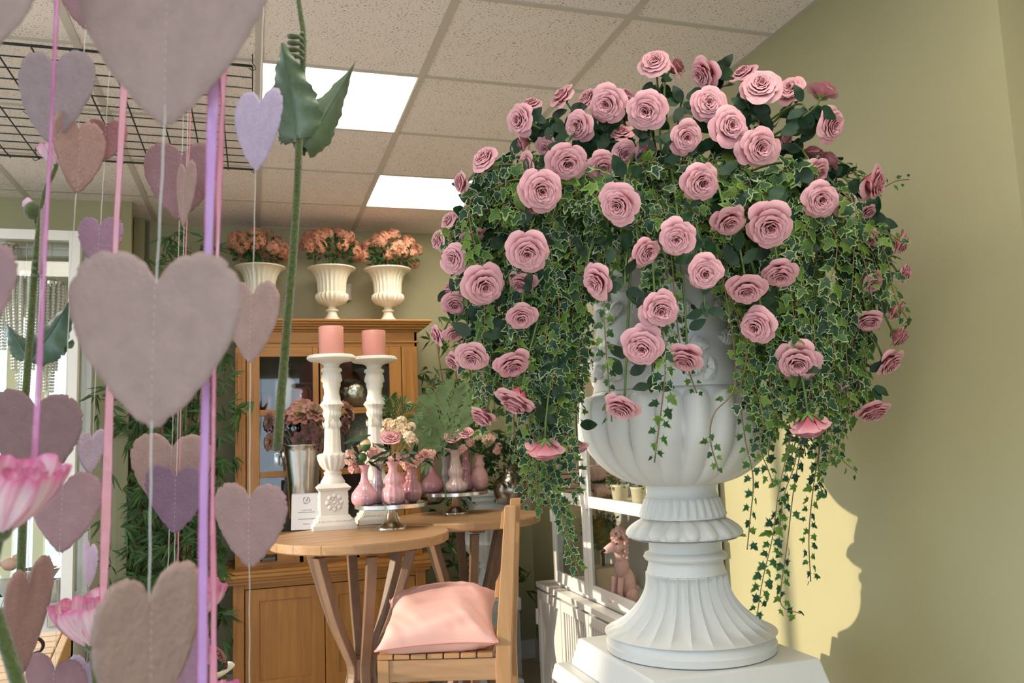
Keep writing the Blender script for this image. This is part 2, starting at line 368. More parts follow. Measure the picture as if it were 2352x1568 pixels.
# egg band
ze0, ze1 = uz(1231), uz(1184)
mb = MB()
def eggr(t): return .152-.047*t**1.6 - (.012 if t < .04 else 0)
NE = 18
def eggmod(a, r, z):
    t = (z-ze0)/(ze1-ze0); u = (a*NE/(2*pi)) % 1-.5
    e = 1-((u/.43)**2+((t-.48)/.47)**2)
    return 1+(.13*sqrt(e) if e > 0 else 0)
mb.lathe([(.11, ze0-.006), (.148, ze0-.002)]+[(eggr(i/16), ze0+(ze1-ze0)*i/16) for i in range(17)]+[(.103, ze1+.003)], NE*12, eggmod)
mb.build('egg_band', mstone, urn, sharp=60)
zt0, zt1 = uz(1184), uz(1140)
NT = 30
def tongmod(a, r, z):
    t = (z-zt0)/(zt1-zt0); u = (a*NT/(2*pi)) % 1-.5
    w = .4*sqrt(max(0, 1-((t-.75)/.75)**2)) if t < .75 else .42
    return 1+(.05*sqrt(max(0, 1-(u/w)**2)) if w > .02 and abs(u) < w and .03 < t < .97 else 0)
mb = MB().lathe([(.12, zt0-.002)]+[(.119-.018*(i/10), zt0+(zt1-zt0)*i/10) for i in range(11)]+[(.104, zt1+.002), (.1, uz(1135)), (.096, uz(1125)), (.1, uz(1114)), (.11, uz(1108))], NT*8, tongmod)
mb.build('tongue_band', mstone, urn, sharp=60)
# gadrooned bowl
NB = 22; g0, g1 = uz(1113), uz(903)
bowlpts = [(1113, 78), (1106, 105), (1096, 130), (1080, 153), (1060, 172), (1035, 187), (1005, 198), (975, 203), (945, 204), (920, 202), (905, 199), (896, 194)]
def bowlr(z):
    pts = prof(bowlpts)
    for (ra, za), (rb, zb_) in zip(pts, pts[1:]):
        if z <= zb_: t = (z-za)/(zb_-za); return ra+(rb-ra)*t
    return pts[-1][0]
def sm(z, h=.004): return (bowlr(z-h)+bowlr(z)*2+bowlr(z+h))/4
def gad(a, r, z):
    t = (z-g0)/(g1-g0); u = ((a*NB/(2*pi)+.25*(1-t)**2) % 1-.5)*2
    lim = 1 if t < .9 else sqrt(max(0, 1-((t-.9)/.095)**2))
    return 1+(.13*(min(1, .4+t*1.2))*max(0, 1-(u/max(lim, .01))**2)**.75 if abs(u) < lim else 0)
K = 44
bp_ = [(sm(g0+(g1-g0)*i/K) if i else .09, g0+(g1-g0)*i/K) for i in range(K+1)]
mb = MB().lathe(bp_+[(.235, uz(896))], NB*14, gad)
mb.build('gadrooned_bowl', mstone, urn, sharp=70)
body = prof([(896, 192), (880, 189), (860, 186), (800, 182), (700, 178), (600, 178), (540, 184), (510, 196), (490, 214), (478, 226), (468, 230), (458, 226), (462, 205), (500, 180)])
MB().lathe(body, 96, cap=False).build('urn_body', mstone, urn, sharp=60)
MB().lathe([(.22, uz(500)), (.1, uz(490)), (.001, uz(488))], 32, cap=False).build('soil', M('moss_soil', (.06, .07, .03), .9), urn)
# carved fruit and leaf garland round the body
rel = MB(); rr = random.Random(3)
def leafrel(c, out, size, rot):
    T = frame(out, Vector((-out.y, out.x, 0)))@Matrix.Rotation(rot, 4, 'Z')
    rel.grid(lambda u, v: Vector(c)+(T@Vector(((u-.5)*size*.55*sin(pi*min(1, v*.92+.06)), (v-.3)*size, .004+.012*sin(pi*v)*(1-abs(u-.5)*1.4)+.003*cos(v*26)*abs(u-.5)*2))), 4, 10)
for k in range(20):
    a = 2*pi*k/20; 
    for q in range(5):
        y = 862-q*62+rr.uniform(-12, 12); z = uz(y); a2 = a+rr.uniform(-.1, .1)+(q % 2)*.15
        R_ = (186 if y > 800 else 180)*US; c = (R_*cos(a2), R_*sin(a2), z); out = Vector((cos(a2), sin(a2), 0))
        if (k+q) % 2 == 0:
            for s_ in range(7):
                b_ = (s_-3)/3; T = frame(out, Vector((-out.y, out.x, 0)))
                rel.blob(Vector(c)+T@Vector((b_*.022, 0, .006*(1-b_*b_))), (.0075, .021*sqrt(1.15-b_*b_), .013), 8, 6, T)
        else:
            for s_ in range(3): leafrel(c, out, rr.uniform(.05, .07), rr.uniform(0, 6.28))
relo = rel.build('carved_garland', mstone, urn, smooth=True, sharp=50)
tag(relo, kind='stuff')
# ------------------------------------------------------------------ roses
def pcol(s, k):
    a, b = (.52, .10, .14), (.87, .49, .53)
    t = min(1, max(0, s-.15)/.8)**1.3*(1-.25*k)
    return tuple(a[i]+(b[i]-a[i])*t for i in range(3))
def petal_fn(R, r0, H, z0, Wd, curl, seed, point=0, droop=0):
    """one petal: base at radius r0, height z0; rim at radius R, height H; Wd half angle"""
    q = random.Random(seed); ph = [q.uniform(0, 6.28) for _ in range(4)]; am = q.uniform(.7, 1.3)
    def f(u_, v):
        u = u_*2-1; tip = 1-.16*abs(u)**3-.10*abs(u)**8+point*.10*max(0, 1-abs(u)*3)
        s = max(0, min(1, v*tip))
        rad = r0+(R-r0)*(s**1.0 if R > .5 else s**.8)
        z = z0+(H-z0)*(1-(1-s)**1.5)
        if s > .72: c = (s-.72)/.28; rad += curl*c**1.6; z -= (curl*.75+droop)*c**2.2
        rad += .020*am*sin(u*5+ph[0])*s**2+.014*am*sin(u*11+ph[1])*s**4
        z += .016*am*sin(u*7+ph[2])*s**2.5
        az = u*Wd*(.35+.65*min(1, s*1.7)**.6)
        rad += .05*(abs(u)-.4)*s*(R > .3)
        return Vector((rad*cos(az), rad*sin(az), z))
    return f
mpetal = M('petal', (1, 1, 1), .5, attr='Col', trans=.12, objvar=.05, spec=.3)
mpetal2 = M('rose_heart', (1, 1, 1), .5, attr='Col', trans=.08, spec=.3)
def heart_mesh(seed, openness):
    q = random.Random(seed); mb = MB(); off = 0
    # rim radius, base radius, rim height, base height, count, half width, curl
    rings = [(.05, .04, .40, 0, 2, 1.7, .01), (.11, .06, .43, 0, 3, 1.35, .03), (.19, .08, .45, 0, 3, 1.25, .045), (.27, .12, .45, -.02, 4, 1.05, .055), (.36, .16, .43, -.05, 4, 1.05, .06), (.46, .2, .40, -.08, 5, .92, .07), (.57, .24, .35, -.12, 5, .90, .085)]
    cx, cy = q.uniform(-.06, .06), q.uniform(-.06, .06)
    for k, (R, r0, H, z0, n, Wd, cu) in enumerate(rings):
        off += q.uniform(.5, 1.2); sh = 1-k/7
        for i in range(n):
            a = off+2*pi*i/n+q.uniform(-.15, .15)
            T = Matrix.Translation((cx*sh, cy*sh, 0))@Matrix.Rotation(a, 4, 'Z')@Matrix.Translation((q.uniform(-.02, .02)*(k > 1), 0, q.uniform(-.025, .025)))
            fn = petal_fn(R*openness*q.uniform(.93, 1.06), r0, H, z0, Wd, cu*q.uniform(.7, 1.4), q.random(), q.choice((0, 0, .6)))
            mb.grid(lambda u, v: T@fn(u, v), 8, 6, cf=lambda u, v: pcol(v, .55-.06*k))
    return mb.mesh('bloom_center', mpetal2)
HEARTS = [heart_mesh(s, o) for s, o in ((1, 1), (2, 1.05), (3, .95), (4, 1.0), (5, .9))]
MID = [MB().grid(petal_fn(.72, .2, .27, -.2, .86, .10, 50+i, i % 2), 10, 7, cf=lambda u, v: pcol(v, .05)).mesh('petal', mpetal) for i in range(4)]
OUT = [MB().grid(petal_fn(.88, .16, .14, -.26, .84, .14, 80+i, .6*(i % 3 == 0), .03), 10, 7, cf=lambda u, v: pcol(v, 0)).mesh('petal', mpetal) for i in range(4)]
mgreen = M('rose_leaf_green', (.014, .058, .020), .38, var=.35, vscale=30, trans=.10, objvar=.4, bump=.3, bscale=120)
mlight = M('sepal_green', (.15, .28, .06), .5, trans=.2)
mstem = M('rose_stem', (.10, .17, .04), .55)
def sep_mesh():
    mb = MB()
    for i in range(5):
        a = 2*pi*i/5
        mb.grid(lambda u, v: Matrix.Rotation(a, 4, 'Z')@Vector((.05+.42*v, (u-.5)*.2*sin(pi*(.15+.8*v)), -.28+.16*v**2-.03*cos((u-.5)*3))), 3, 5)
    mb.blob((0, 0, -.27), (.13, .13, .12), 8, 6)
    return mb.mesh('sepals', mlight)
SEP = sep_mesh()
def rleaf_mesh(seed):
    q = random.Random(seed); n = 11; mb = MB(); vs = [(0, 0, 0)]; bend = q.uniform(-.25, .1)
    def w(t): return .30*sin(pi*t**.85)**.8*(1+.05*(1 if int(t*22) % 2 else -1))
    L_ = []; Rr = []; C = []
    for i in range(n+1):
        t = i/n; z = bend*t*t; ww = w(t) if 0 < t < 1 else 0
        C.append((t, 0, z)); L_.append((t-.02, ww, z+.10*ww+.03*sin(t*12))); Rr.append((t-.02, -ww, z+.10*ww+.03*cos(t*11)))
    vs = C+L_+Rr; m = n+1; fs = []
    for i in range(n): fs += [(i, i+1, m+i+1, m+i), (i+1, i, 2*m+i, 2*m+i+1)]
    return MB().add(vs, fs).mesh('leaf', mgreen)
RLEAF = [rleaf_mesh(i) for i in range(4)]
UPV = Vector((0, 0, 1)); RIM = Vector((PX, PY, zat(PX, PY, 478)))
# picture x, y, width, facing dx, dy, amount (0 towards the viewer, 1 side-on, >1 turned away), extra depth
ROSES = [(1503,140,76,-.1,-.5,.45,.1),(1557,150,58,.7,-.5,1.0,.25),(1612,172,84,-.4,.2,.9,0),(1645,168,60,.3,-.4,.7,.2),(1706,165,62,-.3,-.6,.8,.2),(1747,195,98,0,-.5,.4,0),(1813,202,68,-.2,-.3,.5,.12),
(1893,205,70,.3,-.7,1.15,0),(1913,288,84,.6,.1,.5,0),(1287,217,64,-.5,-.6,.85,.1),(1218,235,54,-.2,-.8,.8,.2),(1192,275,76,-.6,-.1,.5,.05),(1345,225,62,-.4,-.3,.7,.25),(1392,240,92,-.3,.1,.3,0),
(1440,215,55,.2,-.4,.8,.25),(1484,255,98,-.1,.1,.15,-.03),(1325,290,78,-.6,.1,.5,.03),(1628,236,86,.1,-.1,.2,0),(1577,318,80,.2,.2,.2,-.03),(1680,290,90,.4,-.1,.3,0),(1748,340,98,.4,.1,.35,-.03),
(1758,275,60,.6,0,.9,.15),(1427,300,58,0,-.2,.7,.15),(1435,355,66,.3,.2,.4,.15),(1487,355,56,.3,.2,.4,.15),(1385,385,78,.2,.5,.4,.05),(1303,375,98,.1,.4,.35,-.02),(1244,439,106,.1,.3,.2,-.05),(1213,470,72,-.3,.7,.7,.05),
(1205,382,66,-.8,0,.8,.05),(1255,342,60,-.2,.2,.6,.15),(1198,330,52,-.6,.2,1.1,.15),(1110,362,74,-.2,-.2,.6,0),(1054,420,54,-.9,0,.9,0),(1122,447,52,-.2,.5,.8,.15),(1028,505,50,-.5,-.3,.7,.05),(1003,552,52,-.8,0,.8,.05),
(1040,595,76,-.4,.1,.4,0),(1087,548,62,.2,.8,1.0,.1),(1212,582,106,0,.5,.35,-.05),(1420,472,102,-.3,.4,.35,-.05),(1610,420,98,.5,.3,.35,-.05),(1555,550,90,-.1,.3,.25,-.06),(1487,583,76,.5,.3,.55,0),(1675,512,84,.3,.6,.6,0),
(1768,521,112,.1,.5,.35,-.04),(1620,628,86,.1,.2,.2,-.05),(1367,650,84,-.7,.5,.65,-.03),(1790,633,84,.1,.8,.6,0),(1715,670,92,.1,.8,.55,0),(1518,713,100,.3,.3,.3,-.05),(1735,752,90,-.5,.4,.45,0),(1475,800,104,-.1,.5,.3,-.05),
(1571,828,88,-.2,.8,.7,-.03),(1114,660,108,.2,.4,.4,-.02),(1197,655,68,-.2,.7,.7,.08),(1198,730,82,0,.6,.5,0),(1035,658,56,-.5,-.3,.8,.1),(1044,700,68,.1,.5,.5,.05),(1000,770,52,-.6,.2,.9,.05),(1046,768,58,.1,.5,.7,.03),
(1038,835,52,-.6,.5,.9,.08),(1083,824,80,-.2,.6,.5,0),(1178,842,92,.2,.8,.65,-.02),(1182,926,104,-.4,.8,.95,-.02),(1105,960,68,-.5,.7,.9,.05),(1425,940,86,-.3,.8,.75,-.03),(1252,1040,90,0,1,1.2,0),(1328,1030,52,.1,1,1.2,.2),
(1832,835,106,.1,.6,.4,0),(1859,985,96,.1,1,1.15,0),(1886,461,86,.2,.2,.25,-.03),(1945,476,60,.2,.2,.4,.06),(2013,422,86,.9,.1,.75,0),(1845,383,64,-.3,-.4,.9,.08),(1882,398,64,.3,.2,.6,.05),(1907,365,56,.4,-.5,1.1,.12),
(1866,345,52,0,-.3,1.1,.15),(2075,560,62,.7,.2,.9,0),(2000,550,52,-.2,.2,.7,.1),(2083,628,52,.8,.1,.8,0),(2003,655,66,.3,.3,.6,.05),(2062,715,62,.5,.3,.9,.03),(1996,742,66,.1,.5,.7,0),(2070,775,64,.7,.5,1.0,0),
(2048,837,72,.5,.4,.75,0),(2008,948,82,.4,.9,.85,0),(1925,890,62,0,.9,1.1,.1),(1997,490,40,.3,.4,.7,.1),(1300,985,50,.4,.8,.9,.18),(1808,322,52,.4,.2,.8,.12),(1270,925,46,.3,.6,.8,.2),(1150,555,48,.2,.3,.9,.2)]
def dome(x, y):
    rx, ry = (x-1530)/600, (y-560)/560
    D = 2.30-.46*sqrt(max(0, 1-rx*rx-ry*ry))
    if 1350 < x < 1700 and y > 560: D = min(D, 1.88)
    return D
def face_vec(dx, dy, m, P):
    m = m*.82 if m < 1.1 else m; v = Vector((dx, dy)); v = v.normalized() if v.length > 0 else Vector((0, -1)); a = m*pi/2
    back = (CAM-P).normalized()
    return (back*cos(a)+(CR*v.x-CU*v.y)*sin(a)).normalized()
def words_for(i, x, y, w, dx, dy, m, ex):
    look = 'facing the viewer' if m < .3 else ('tilted '+(('left' if dx < -.25 else 'right') if abs(dx) >= abs(dy) else ('upwards' if dy < 0 else 'downwards')) if m < .8 else ('seen side-on' if m < 1.05 else 'seen from behind'))
    return look
mid_sorted = {}
bands = [(0, 222, 'top edge'), (222, 310, 'second tier'), (310, 400, 'third tier'), (400, 500, 'ivy line'), (500, 610, 'upper hanging tier'), (610, 700, 'middle hanging tier'), (700, 790, 'lower middle tier'), (790, 880, 'lower tier'), (880, 1100, 'bottom fringe')]
ordw = ['leftmost', 'second from left', 'third from left', 'fourth from left', 'fifth from left', 'sixth from left', 'seventh from left', 'eighth from left', 'ninth from left', 'tenth from left', 'eleventh from left', 'twelfth from left', 'thirteenth from left', 'fourteenth from left', 'fifteenth from left', 'sixteenth from left', 'seventeenth from left', 'eighteenth from left']
lab = {}
for a, b, nm in bands:
    idx = sorted([i for i, r in enumerate(ROSES) if a <= r[1] < b], key=lambda i: ROSES[i][0])
    for k, i in enumerate(idx):
        o_ = ordw[k] if k < len(idx)-1 or len(idx) < 3 else 'rightmost'
        lab[i] = 'pink silk rose %s, %s in the %s' % (words_for(i, *ROSES[i]), o_, nm)
roseQ = random.Random(11)
for i, (x, y, w, dx, dy, m, ex) in enumerate(ROSES):
    D = min(dome(x, y), 2.05 if x < 1080 else (1.97 if x < 1950 else 2.12))+ex
    if y > 880 and 1340 < x < 1745: D = 1.86
    P = atD(x, y, D)
    if P.x > 1.70: P = CAM+(P-CAM)*((1.70)/P.x)
    D = (P-CAM).dot(CF); sc = w/2*D/F*1.02
    fz = face_vec(dx, dy, m, P)
    P = P-fz*sc*.3
    t = thing('silk_rose', lab[i], 'rose', P, group='pink silk roses in the urn bouquet')
    R_ = frame(fz, Vector((roseQ.uniform(-1, 1), roseQ.uniform(-1, 1), roseQ.uniform(-1, 1)))); Sx = Matrix.Diagonal((sc, sc, sc, 1))
    sq = roseQ.uniform(.88, 1.0)
    B = R_@Matrix.Diagonal((sc*sq, sc, sc*roseQ.uniform(1.35, 1.6), 1))
    inst(HEARTS[i % 5], 'bloom_center', t, B)
    n = 5; o0 = roseQ.uniform(0, 6)
    for k in range(n):
        inst(MID[roseQ.randrange(4)], 'petal', t, B@Matrix.Rotation(o0+2*pi*k/n+roseQ.uniform(-.15, .15), 4, 'Z')@Matrix.Rotation(roseQ.uniform(-.08, .1), 4, 'Y'))
    for k in range(n):
        inst(OUT[roseQ.randrange(4)], 'petal', t, B@Matrix.Rotation(o0+.6+2*pi*k/n+roseQ.uniform(-.2, .2), 4, 'Z')@Matrix.Rotation(roseQ.uniform(-.22, .26), 4, 'Y')@Matrix.Scale(roseQ.uniform(.92, 1.12), 4))
    inst(SEP, 'sepals', t, B)
    # stem runs back to the urn rim
    p0 = -fz*sc*.45; d = Vector((P.x-PX, P.y-PY, 0)); d = d.normalized()*.17 if d.length > .01 else d
    p3 = RIM+d+Vector((0, 0, .01))-P
    hang = P.z < RIM.z-.02
    p1 = p0-fz*.05+(UPV*.10 if hang else -UPV*.02); p2 = p3+d*(.9 if hang else .3)+UPV*(.12 if hang else .08)
    cv = bez(p0, p1, p2, p3, 12)
    MB().tube(cv, [.0028]*3+[.0034]*10, 5).build('stem', mstem, t)
    nl = roseQ.choice((6, 7, 8)) if y < 430 else (roseQ.choice((4, 5)) if w > 60 else 4)
    for k in range(nl):
        b = cv[1+k//2]+Vector([roseQ.uniform(-.010, .010) for _ in range(3)]); ld = Vector([roseQ.uniform(-1, 1) for _ in range(3)])
        ld = (ld-fz*ld.dot(fz)*.7-fz*.45+Vector((0, 0, -.25))).normalized(); s_ = roseQ.uniform(.042, .060)
        nrm = (CAM-P).normalized()+Vector([roseQ.uniform(-.7, .7) for _ in range(3)])
        T = frame(nrm-ld*nrm.dot(ld), ld); T.translation = b+ld*.008
        inst(RLEAF[roseQ.randrange(4)], 'leaf', t, T@Matrix.Diagonal((s_, s_, s_, 1)))
# loose rose leaf sprays that the photograph shows clearly: x, y, D, number, length, label
SPR = [(1840,910,2.0,5,.05,'spray of broad grey-green rose leaves below the large lower right rose'),(2000,885,2.12,5,.045,'dark rose leaf spray by the wall at lower right'),(1435,660,1.86,5,.042,'dark rose leaf sprig in front of the upper urn body'),
(1620,710,1.87,4,.042,'dark glossy rose leaf sprig right of the urn centre'),(1500,885,1.86,4,.042,'grey-green rose leaf sprig hanging before the urn bowl'),(1850,250,2.0,4,.045,'dark rose leaves on a bare branch at top right'),
(1240,900,2.0,5,.055,'pale green rose leaf spray at lower left of the bouquet'),(1120,735,2.05,5,.055,'dark broad rose leaf spray at left of the bouquet'),(1255,985,2.02,4,.05,'dark rose leaf spray above the hanging rose'),(1500,500,1.95,5,.045,'dark rose leaf spray above the urn shoulder'),
(1350,615,1.9,3,.04,'small pale rose leaf sprig beside the urn shoulder'),(1080,430,2.15,5,.045,'rose leaf spray at far upper left'),(1570,240,2.0,6,.045,'cluster of dark rose leaves at the top'),(1720,250,2.02,6,.045,'dark rose leaf cluster at upper right'),
(1260,285,2.08,5,.042,'rose leaf spray among the upper left roses'),(1495,315,1.98,5,.045,'dark rose leaf spray near the bouquet centre top'),(1885,840,2.0,4,.06,'large dark rose leaves among the right ivy'),(1830,560,1.98,5,.05,'dark rose leaves among the right ivy top')]
for x, y, D, n, s_, lb in SPR:
    P = atD(x, y, D); P.x = min(P.x, 1.70); t = thing('rose_leaf_spray', lb, 'leaves', P, group='rose leaf sprays')
    d = Vector((P.x-PX, P.y-PY, 0)); d = d.normalized()*.17; p3 = RIM+d-P; q = roseQ
    cv = bez(Vector((0, 0, 0)), Vector((0, 0, .06)), p3+d*.8+UPV*.1, p3, 10); MB().tube(cv, .0025, 5).build('stem', mstem, t)
    for k in range(n):
        a = 2*pi*k/n+q.uniform(-.3, .3); ld = (CR*cos(a)+CU*sin(a)*.8-CF*.2-UPV*.3).normalized(); nrm = -CF+Vector([q.uniform(-.5, .5) for _ in range(3)])
        T = frame(nrm-ld*nrm.dot(ld), ld); T.translation = ld*.008+cv[k % 2]
        inst(RLEAF[q.randrange(4)], 'leaf', t, T@Matrix.Diagonal((s_, s_, s_, 1)))
# ------------------------------------------------------------------ variegated ivy
mivd = M('ivy_green', (.02, .06, .025), .45, trans=.25, spec=.35)
def ivyvar(m, stops):
    nt = m.node_tree; n = nt.nodes; L = nt.links; oi = n.new('ShaderNodeObjectInfo'); rp = n.new('ShaderNodeValToRGB')
    while len(rp.color_ramp.elements) < len(stops): rp.color_ramp.elements.new(.5)
    for e, (p_, c) in zip(rp.color_ramp.elements, stops): e.position = p_; e.color = (*c, 1)
    L.new(oi.outputs['Random'], rp.inputs[0]); L.new(rp.outputs[0], n['Principled BSDF'].inputs['Base Color'])
    for x in n:
        if x.type == 'BSDF_TRANSLUCENT': L.new(rp.outputs[0], x.inputs[0])
ivyvar(mivd, [(0, (.015, .05, .025)), (.45, (.03, .085, .035)), (.75, (.07, .15, .035)), (1, (.14, .23, .04))])
mivl = M('ivy_cream_edge', (.40, .50, .22), .45, trans=.3, spec=.3)
ivyvar(mivl, [(0, (.42, .50, .33)), (.4, (.38, .50, .20)), (.75, (.25, .40, .08)), (1, (.20, .34, .05))])
mivstem = M('ivy_stem', (.20, .14, .06), .6)
def ivy_mesh(seed):
    q = random.Random(seed); key = [(-.05, .0), (.02, .22), (-.20, .40), (.18, .30), (.42, .60), (.50, .26), (.78, .22), (1.08, 0), (.78, -.22), (.50, -.26), (.42, -.60), (.18, -.30), (-.20, -.40), (.02, -.22)]
    key = [(a*q.uniform(.85, 1.15), b*q.uniform(.8, 1.2)) for a, b in key]; n = len(key); cx = .32; tw = q.uniform(-.3, .3)
    def z(x, y): return -.35*(x-cx)**2-.25*y*y+tw*x*y+.06
    vs = [(cx, 0, .08)]
    k_ = q.uniform(.74, .88)
    for a, b in key: vs.append((cx+(a-cx)*k_, b*k_, z(cx+(a-cx)*k_, b*k_)-.01+.02))
    for a, b in key: vs.append((a, b, z(a, b)))
    fs = []; mi = []
    mb = MB()
    mb.v = vs; mb.c = [(1, 1, 1)]*len(vs)
    for i in range(n):
        j = (i+1) % n; mb.f.append((0, 1+i, 1+j)); mb.m.append(0); mb.f.append((1+i, 1+n+i, 1+n+j, 1+j)); mb.m.append(1)
    return mb.mesh('leaf', [mivd, mivl], False)
IVY = [ivy_mesh(i) for i in range(6)]
ivQ = random.Random(21)
nleaf = 0
def vine(pts, lb, grp=None, size=(.026, .036), step=.0135, gap=None, jit=.012, n=8):
    """pts: world points from the root to the tip"""
    global nleaf
    P0 = Vector(pts[0]); cv = spline([Vector(p)-P0 for p in pts], n)
    t = thing('ivy_vine', lb, 'ivy', P0, group=grp)
    MB().tube(cv, [.0016]*len(cv), 4).build('vine_stem', mivstem, t)
    acc = 0; side = 1; total = sum((cv[i+1]-cv[i]).length for i in range(len(cv)-1)); run = 0
    for i in range(len(cv)-1):
        a, b = cv[i], cv[i+1]; L_ = (b-a).length; d = (b-a).normalized()
        acc += L_; run += L_
        while acc > step:
            acc -= step; f = 1-acc/L_ if L_ > 0 else 0; c = a.lerp(b, max(0, min(1, f)))
            if gap and gap[0] < run/total < gap[1] and ivQ.random() < .85: continue
            side = -side; s_ = ivQ.uniform(*size)*(1-.35*(run/total)**3)
            sd = d.cross(-CF).normalized()*side
            ld = (sd*ivQ.uniform(.3, 1)+d*ivQ.uniform(0, .9)+Vector([ivQ.uniform(-.5, .5) for _ in range(3)])-UPV*.45).normalized()
            nrm = Vector((c.x+P0.x-PX, c.y+P0.y-PY, 0)).normalized()*.8+UPV*.5-CF*.6+Vector([ivQ.uniform(-.7, .7) for _ in range(3)])
            T = frame(nrm-ld*nrm.dot(ld), ld); T.translation = c+sd*ivQ.uniform(.002, jit)-ld*.0
            inst(IVY[ivQ.randrange(6)], 'leaf', t, T@Matrix.Diagonal((s_, s_, s_, 1))); nleaf += 1
    return t
def px_vine(pl, lb, root=True, **k):
    P = [atD(x, y, D) for x, y, D in pl]
    for p in P: p.x = min(p.x, 1.72)
    if root:
        d = Vector((P[0].x-PX, P[0].y-PY, 0)); d = d.normalized()*.19 if d.length > .02 else Vector((.19, 0, 0))
        r0 = RIM+d
        if (r0-P[0]).length > .05: P = [r0]+P
    return vine(P, lb, **k)
# tails that the photograph shows one by one
px_vine([(1395,560,1.93),(1388,700,1.86),(1392,800,1.86),(1396,850,1.87),(1405,968,1.9)], 'thin dark ivy trail down the left front of the urn body', size=(.02,.028), step=.016, gap=(0,.35))
px_vine([(1500,640,1.9),(1522,760,1.86),(1528,850,1.84),(1520,930,1.84),(1503,1062,1.86)], 'long ivy trail hanging before the middle of the gadrooned bowl', step=.016, gap=(0,.45))
px_vine([(1545,620,1.9),(1560,780,1.88),(1578,840,1.88),(1600,902,1.9)], 'short thin ivy trail left of centre below two roses', size=(.018,.026), gap=(0,.6))
px_vine([(1705,760,1.95),(1700,900,1.95),(1712,1010,1.98),(1730,1100,2.0),(1722,1200,2.02),(1716,1262,2.02)], 'dark ivy trail beside the right of the urn neck', step=.019, size=(.022,.032))
px_vine([(1850,820,2.0),(1822,980,2.0),(1790,1120,2.02),(1775,1230,2.03),(1752,1330,2.04),(1740,1405,2.04)], 'longest sparse ivy tail ending above the pedestal corner', gap=(.45,.78), size=(.026,.04))
px_vine([(1870,840,2.02),(1850,980,2.03),(1825,1110,2.05),(1808,1250,2.06),(1793,1360,2.06),(1800,1395,2.06),(1838,1408,2.05)], 'curled sparse ivy tail with hooked end by the wall', gap=(.45,.85), size=(.022,.032))
px_vine([(1890,860,2.04),(1885,1000,2.05),(1868,1120,2.06),(1858,1230,2.07),(1862,1335,2.08)], 'dense thin ivy tail right of the hooked one', size=(.02,.03))
px_vine([(1930,860,2.06),(1930,960,2.07),(1925,1040,2.08),(1968,1085,2.08)], 'ivy trail ending in one stray leaf toward the wall', size=(.02,.03))
px_vine([(1900,870,2.05),(1890,980,2.06),(1880,1060,2.07),(1888,1140,2.08)], 'short ivy trail in the lower right cluster', size=(.02,.03))
px_vine([(1820,900,2.03),(1830,1040,2.03),(1800,1140,2.04),(1790,1220,2.05)], 'ivy trail crossing the two sparse tails', size=(.024,.034))
px_vine([(1740,900,1.98),(1745,1020,2.0),(1765,1080,2.0),(1775,1110,2.0)], 'ivy trail over the right shoulder of the bowl', size=(.024,.034))
px_vine([(1640,560,1.93),(1690,860,1.94),(1640,950,1.9),(1632,1010,1.9),(1650,1080,1.9)], 'curving bare ivy runner on the right of the bowl', gap=(0,.9), size=(.02,.028))
px_vine([(1200,700,2.0),(1225,900,2.0),(1250,1060,2.02),(1290,1180,2.03),(1312,1260,2.04),(1330,1322,2.04)], 'longest ivy tail at left, over the glazed cabinet', size=(.022,.032), step=.009)
px_vine([(1190,720,2.02),(1220,900,2.03),(1245,1080,2.04),(1290,1160,2.05),(1305,1235,2.05)], 'thick ivy tail just behind the longest left one', size=(.022,.032), step=.009)
px_vine([(1230,900,2.0),(1235,1030,2.0),(1225,1120,2.0),(1195,1162,2.0)], 'ivy runner swinging left toward the chair post', size=(.02,.03))
px_vine([(1945,400,2.1),(1960,395,2.08),(1968,375,2.08)], 'small upright ivy shoot at upper right', size=(.018,.026), root=False)
px_vine([(2030,430,2.2),(2060,415,2.2),(2088,412,2.2)], 'lone ivy leaf shoot beside the far right rose', size=(.014,.018), root=False)
mlime = None
px_vine([(1960,500,2.05),(2010,540,2.02),(2040,600,2.02),(2055,680,2.03),(2090,742,2.05)], 'bright lime ivy runner over the right-hand roses', size=(.024,.034), step=.012, root=False)
px_vine([(1980,510,2.05),(2040,535,2.04),(2075,560,2.05)], 'lime ivy shoot toward the right wall', size=(.024,.034), step=.012, root=False)
px_vine([(1960,520,2.03),(1985,600,2.0),(2005,690,2.0)], 'lime ivy runner left of the right-hand roses', size=(.022,.032), step=.012, root=False)
# curtains of vines: x range at top, y top range, x range at bottom, y bottom range, depth range, count
CUR = [(1090,1330,430,560,1110,1340,840,1010,2.02,2.22,19,'ivy vine in the dense curtain left of the urn'),
 (1180,1290,700,820,1190,1330,1040,1190,2.0,2.14,8,'variegated ivy vine in the lower left hanging cluster'),
 (1255,1330,490,560,1262,1335,780,1000,1.95,2.3,6,'ivy vine hanging close to the left edge of the urn'),
 (1690,1980,400,520,1690,1985,780,960,1.95,2.25,22,'ivy vine in the dense curtain right of the urn'),
 (1700,1960,760,860,1700,1940,960,1090,1.98,2.15,11,'variegated ivy vine in the lower right hanging cluster'),
 (1340,1690,430,480,1330,1700,500,680,1.93,2.02,16,'short ivy vine hanging over the urn shoulder'),
 (1040,1120,450,520,1080,1140,700,960,2.08,2.2,5,'ivy vine at the outer left edge of the bouquet'),
 (1960,2010,560,620,1930,1990,850,1000,2.12,2.25,5,'ivy vine at the outer right edge of the bouquet')]
JOBS = []
def ordw2(k): return ordw[k] if k < len(ordw) else ['nineteenth', 'twentieth', 'twenty-first', 'twenty-second', 'twenty-third', 'twenty-fourth', 'twenty-fifth', 'twenty-sixth', 'twenty-seventh', 'twenty-eighth', 'twenty-ninth', 'thirtieth'][k-len(ordw)]+' from left'
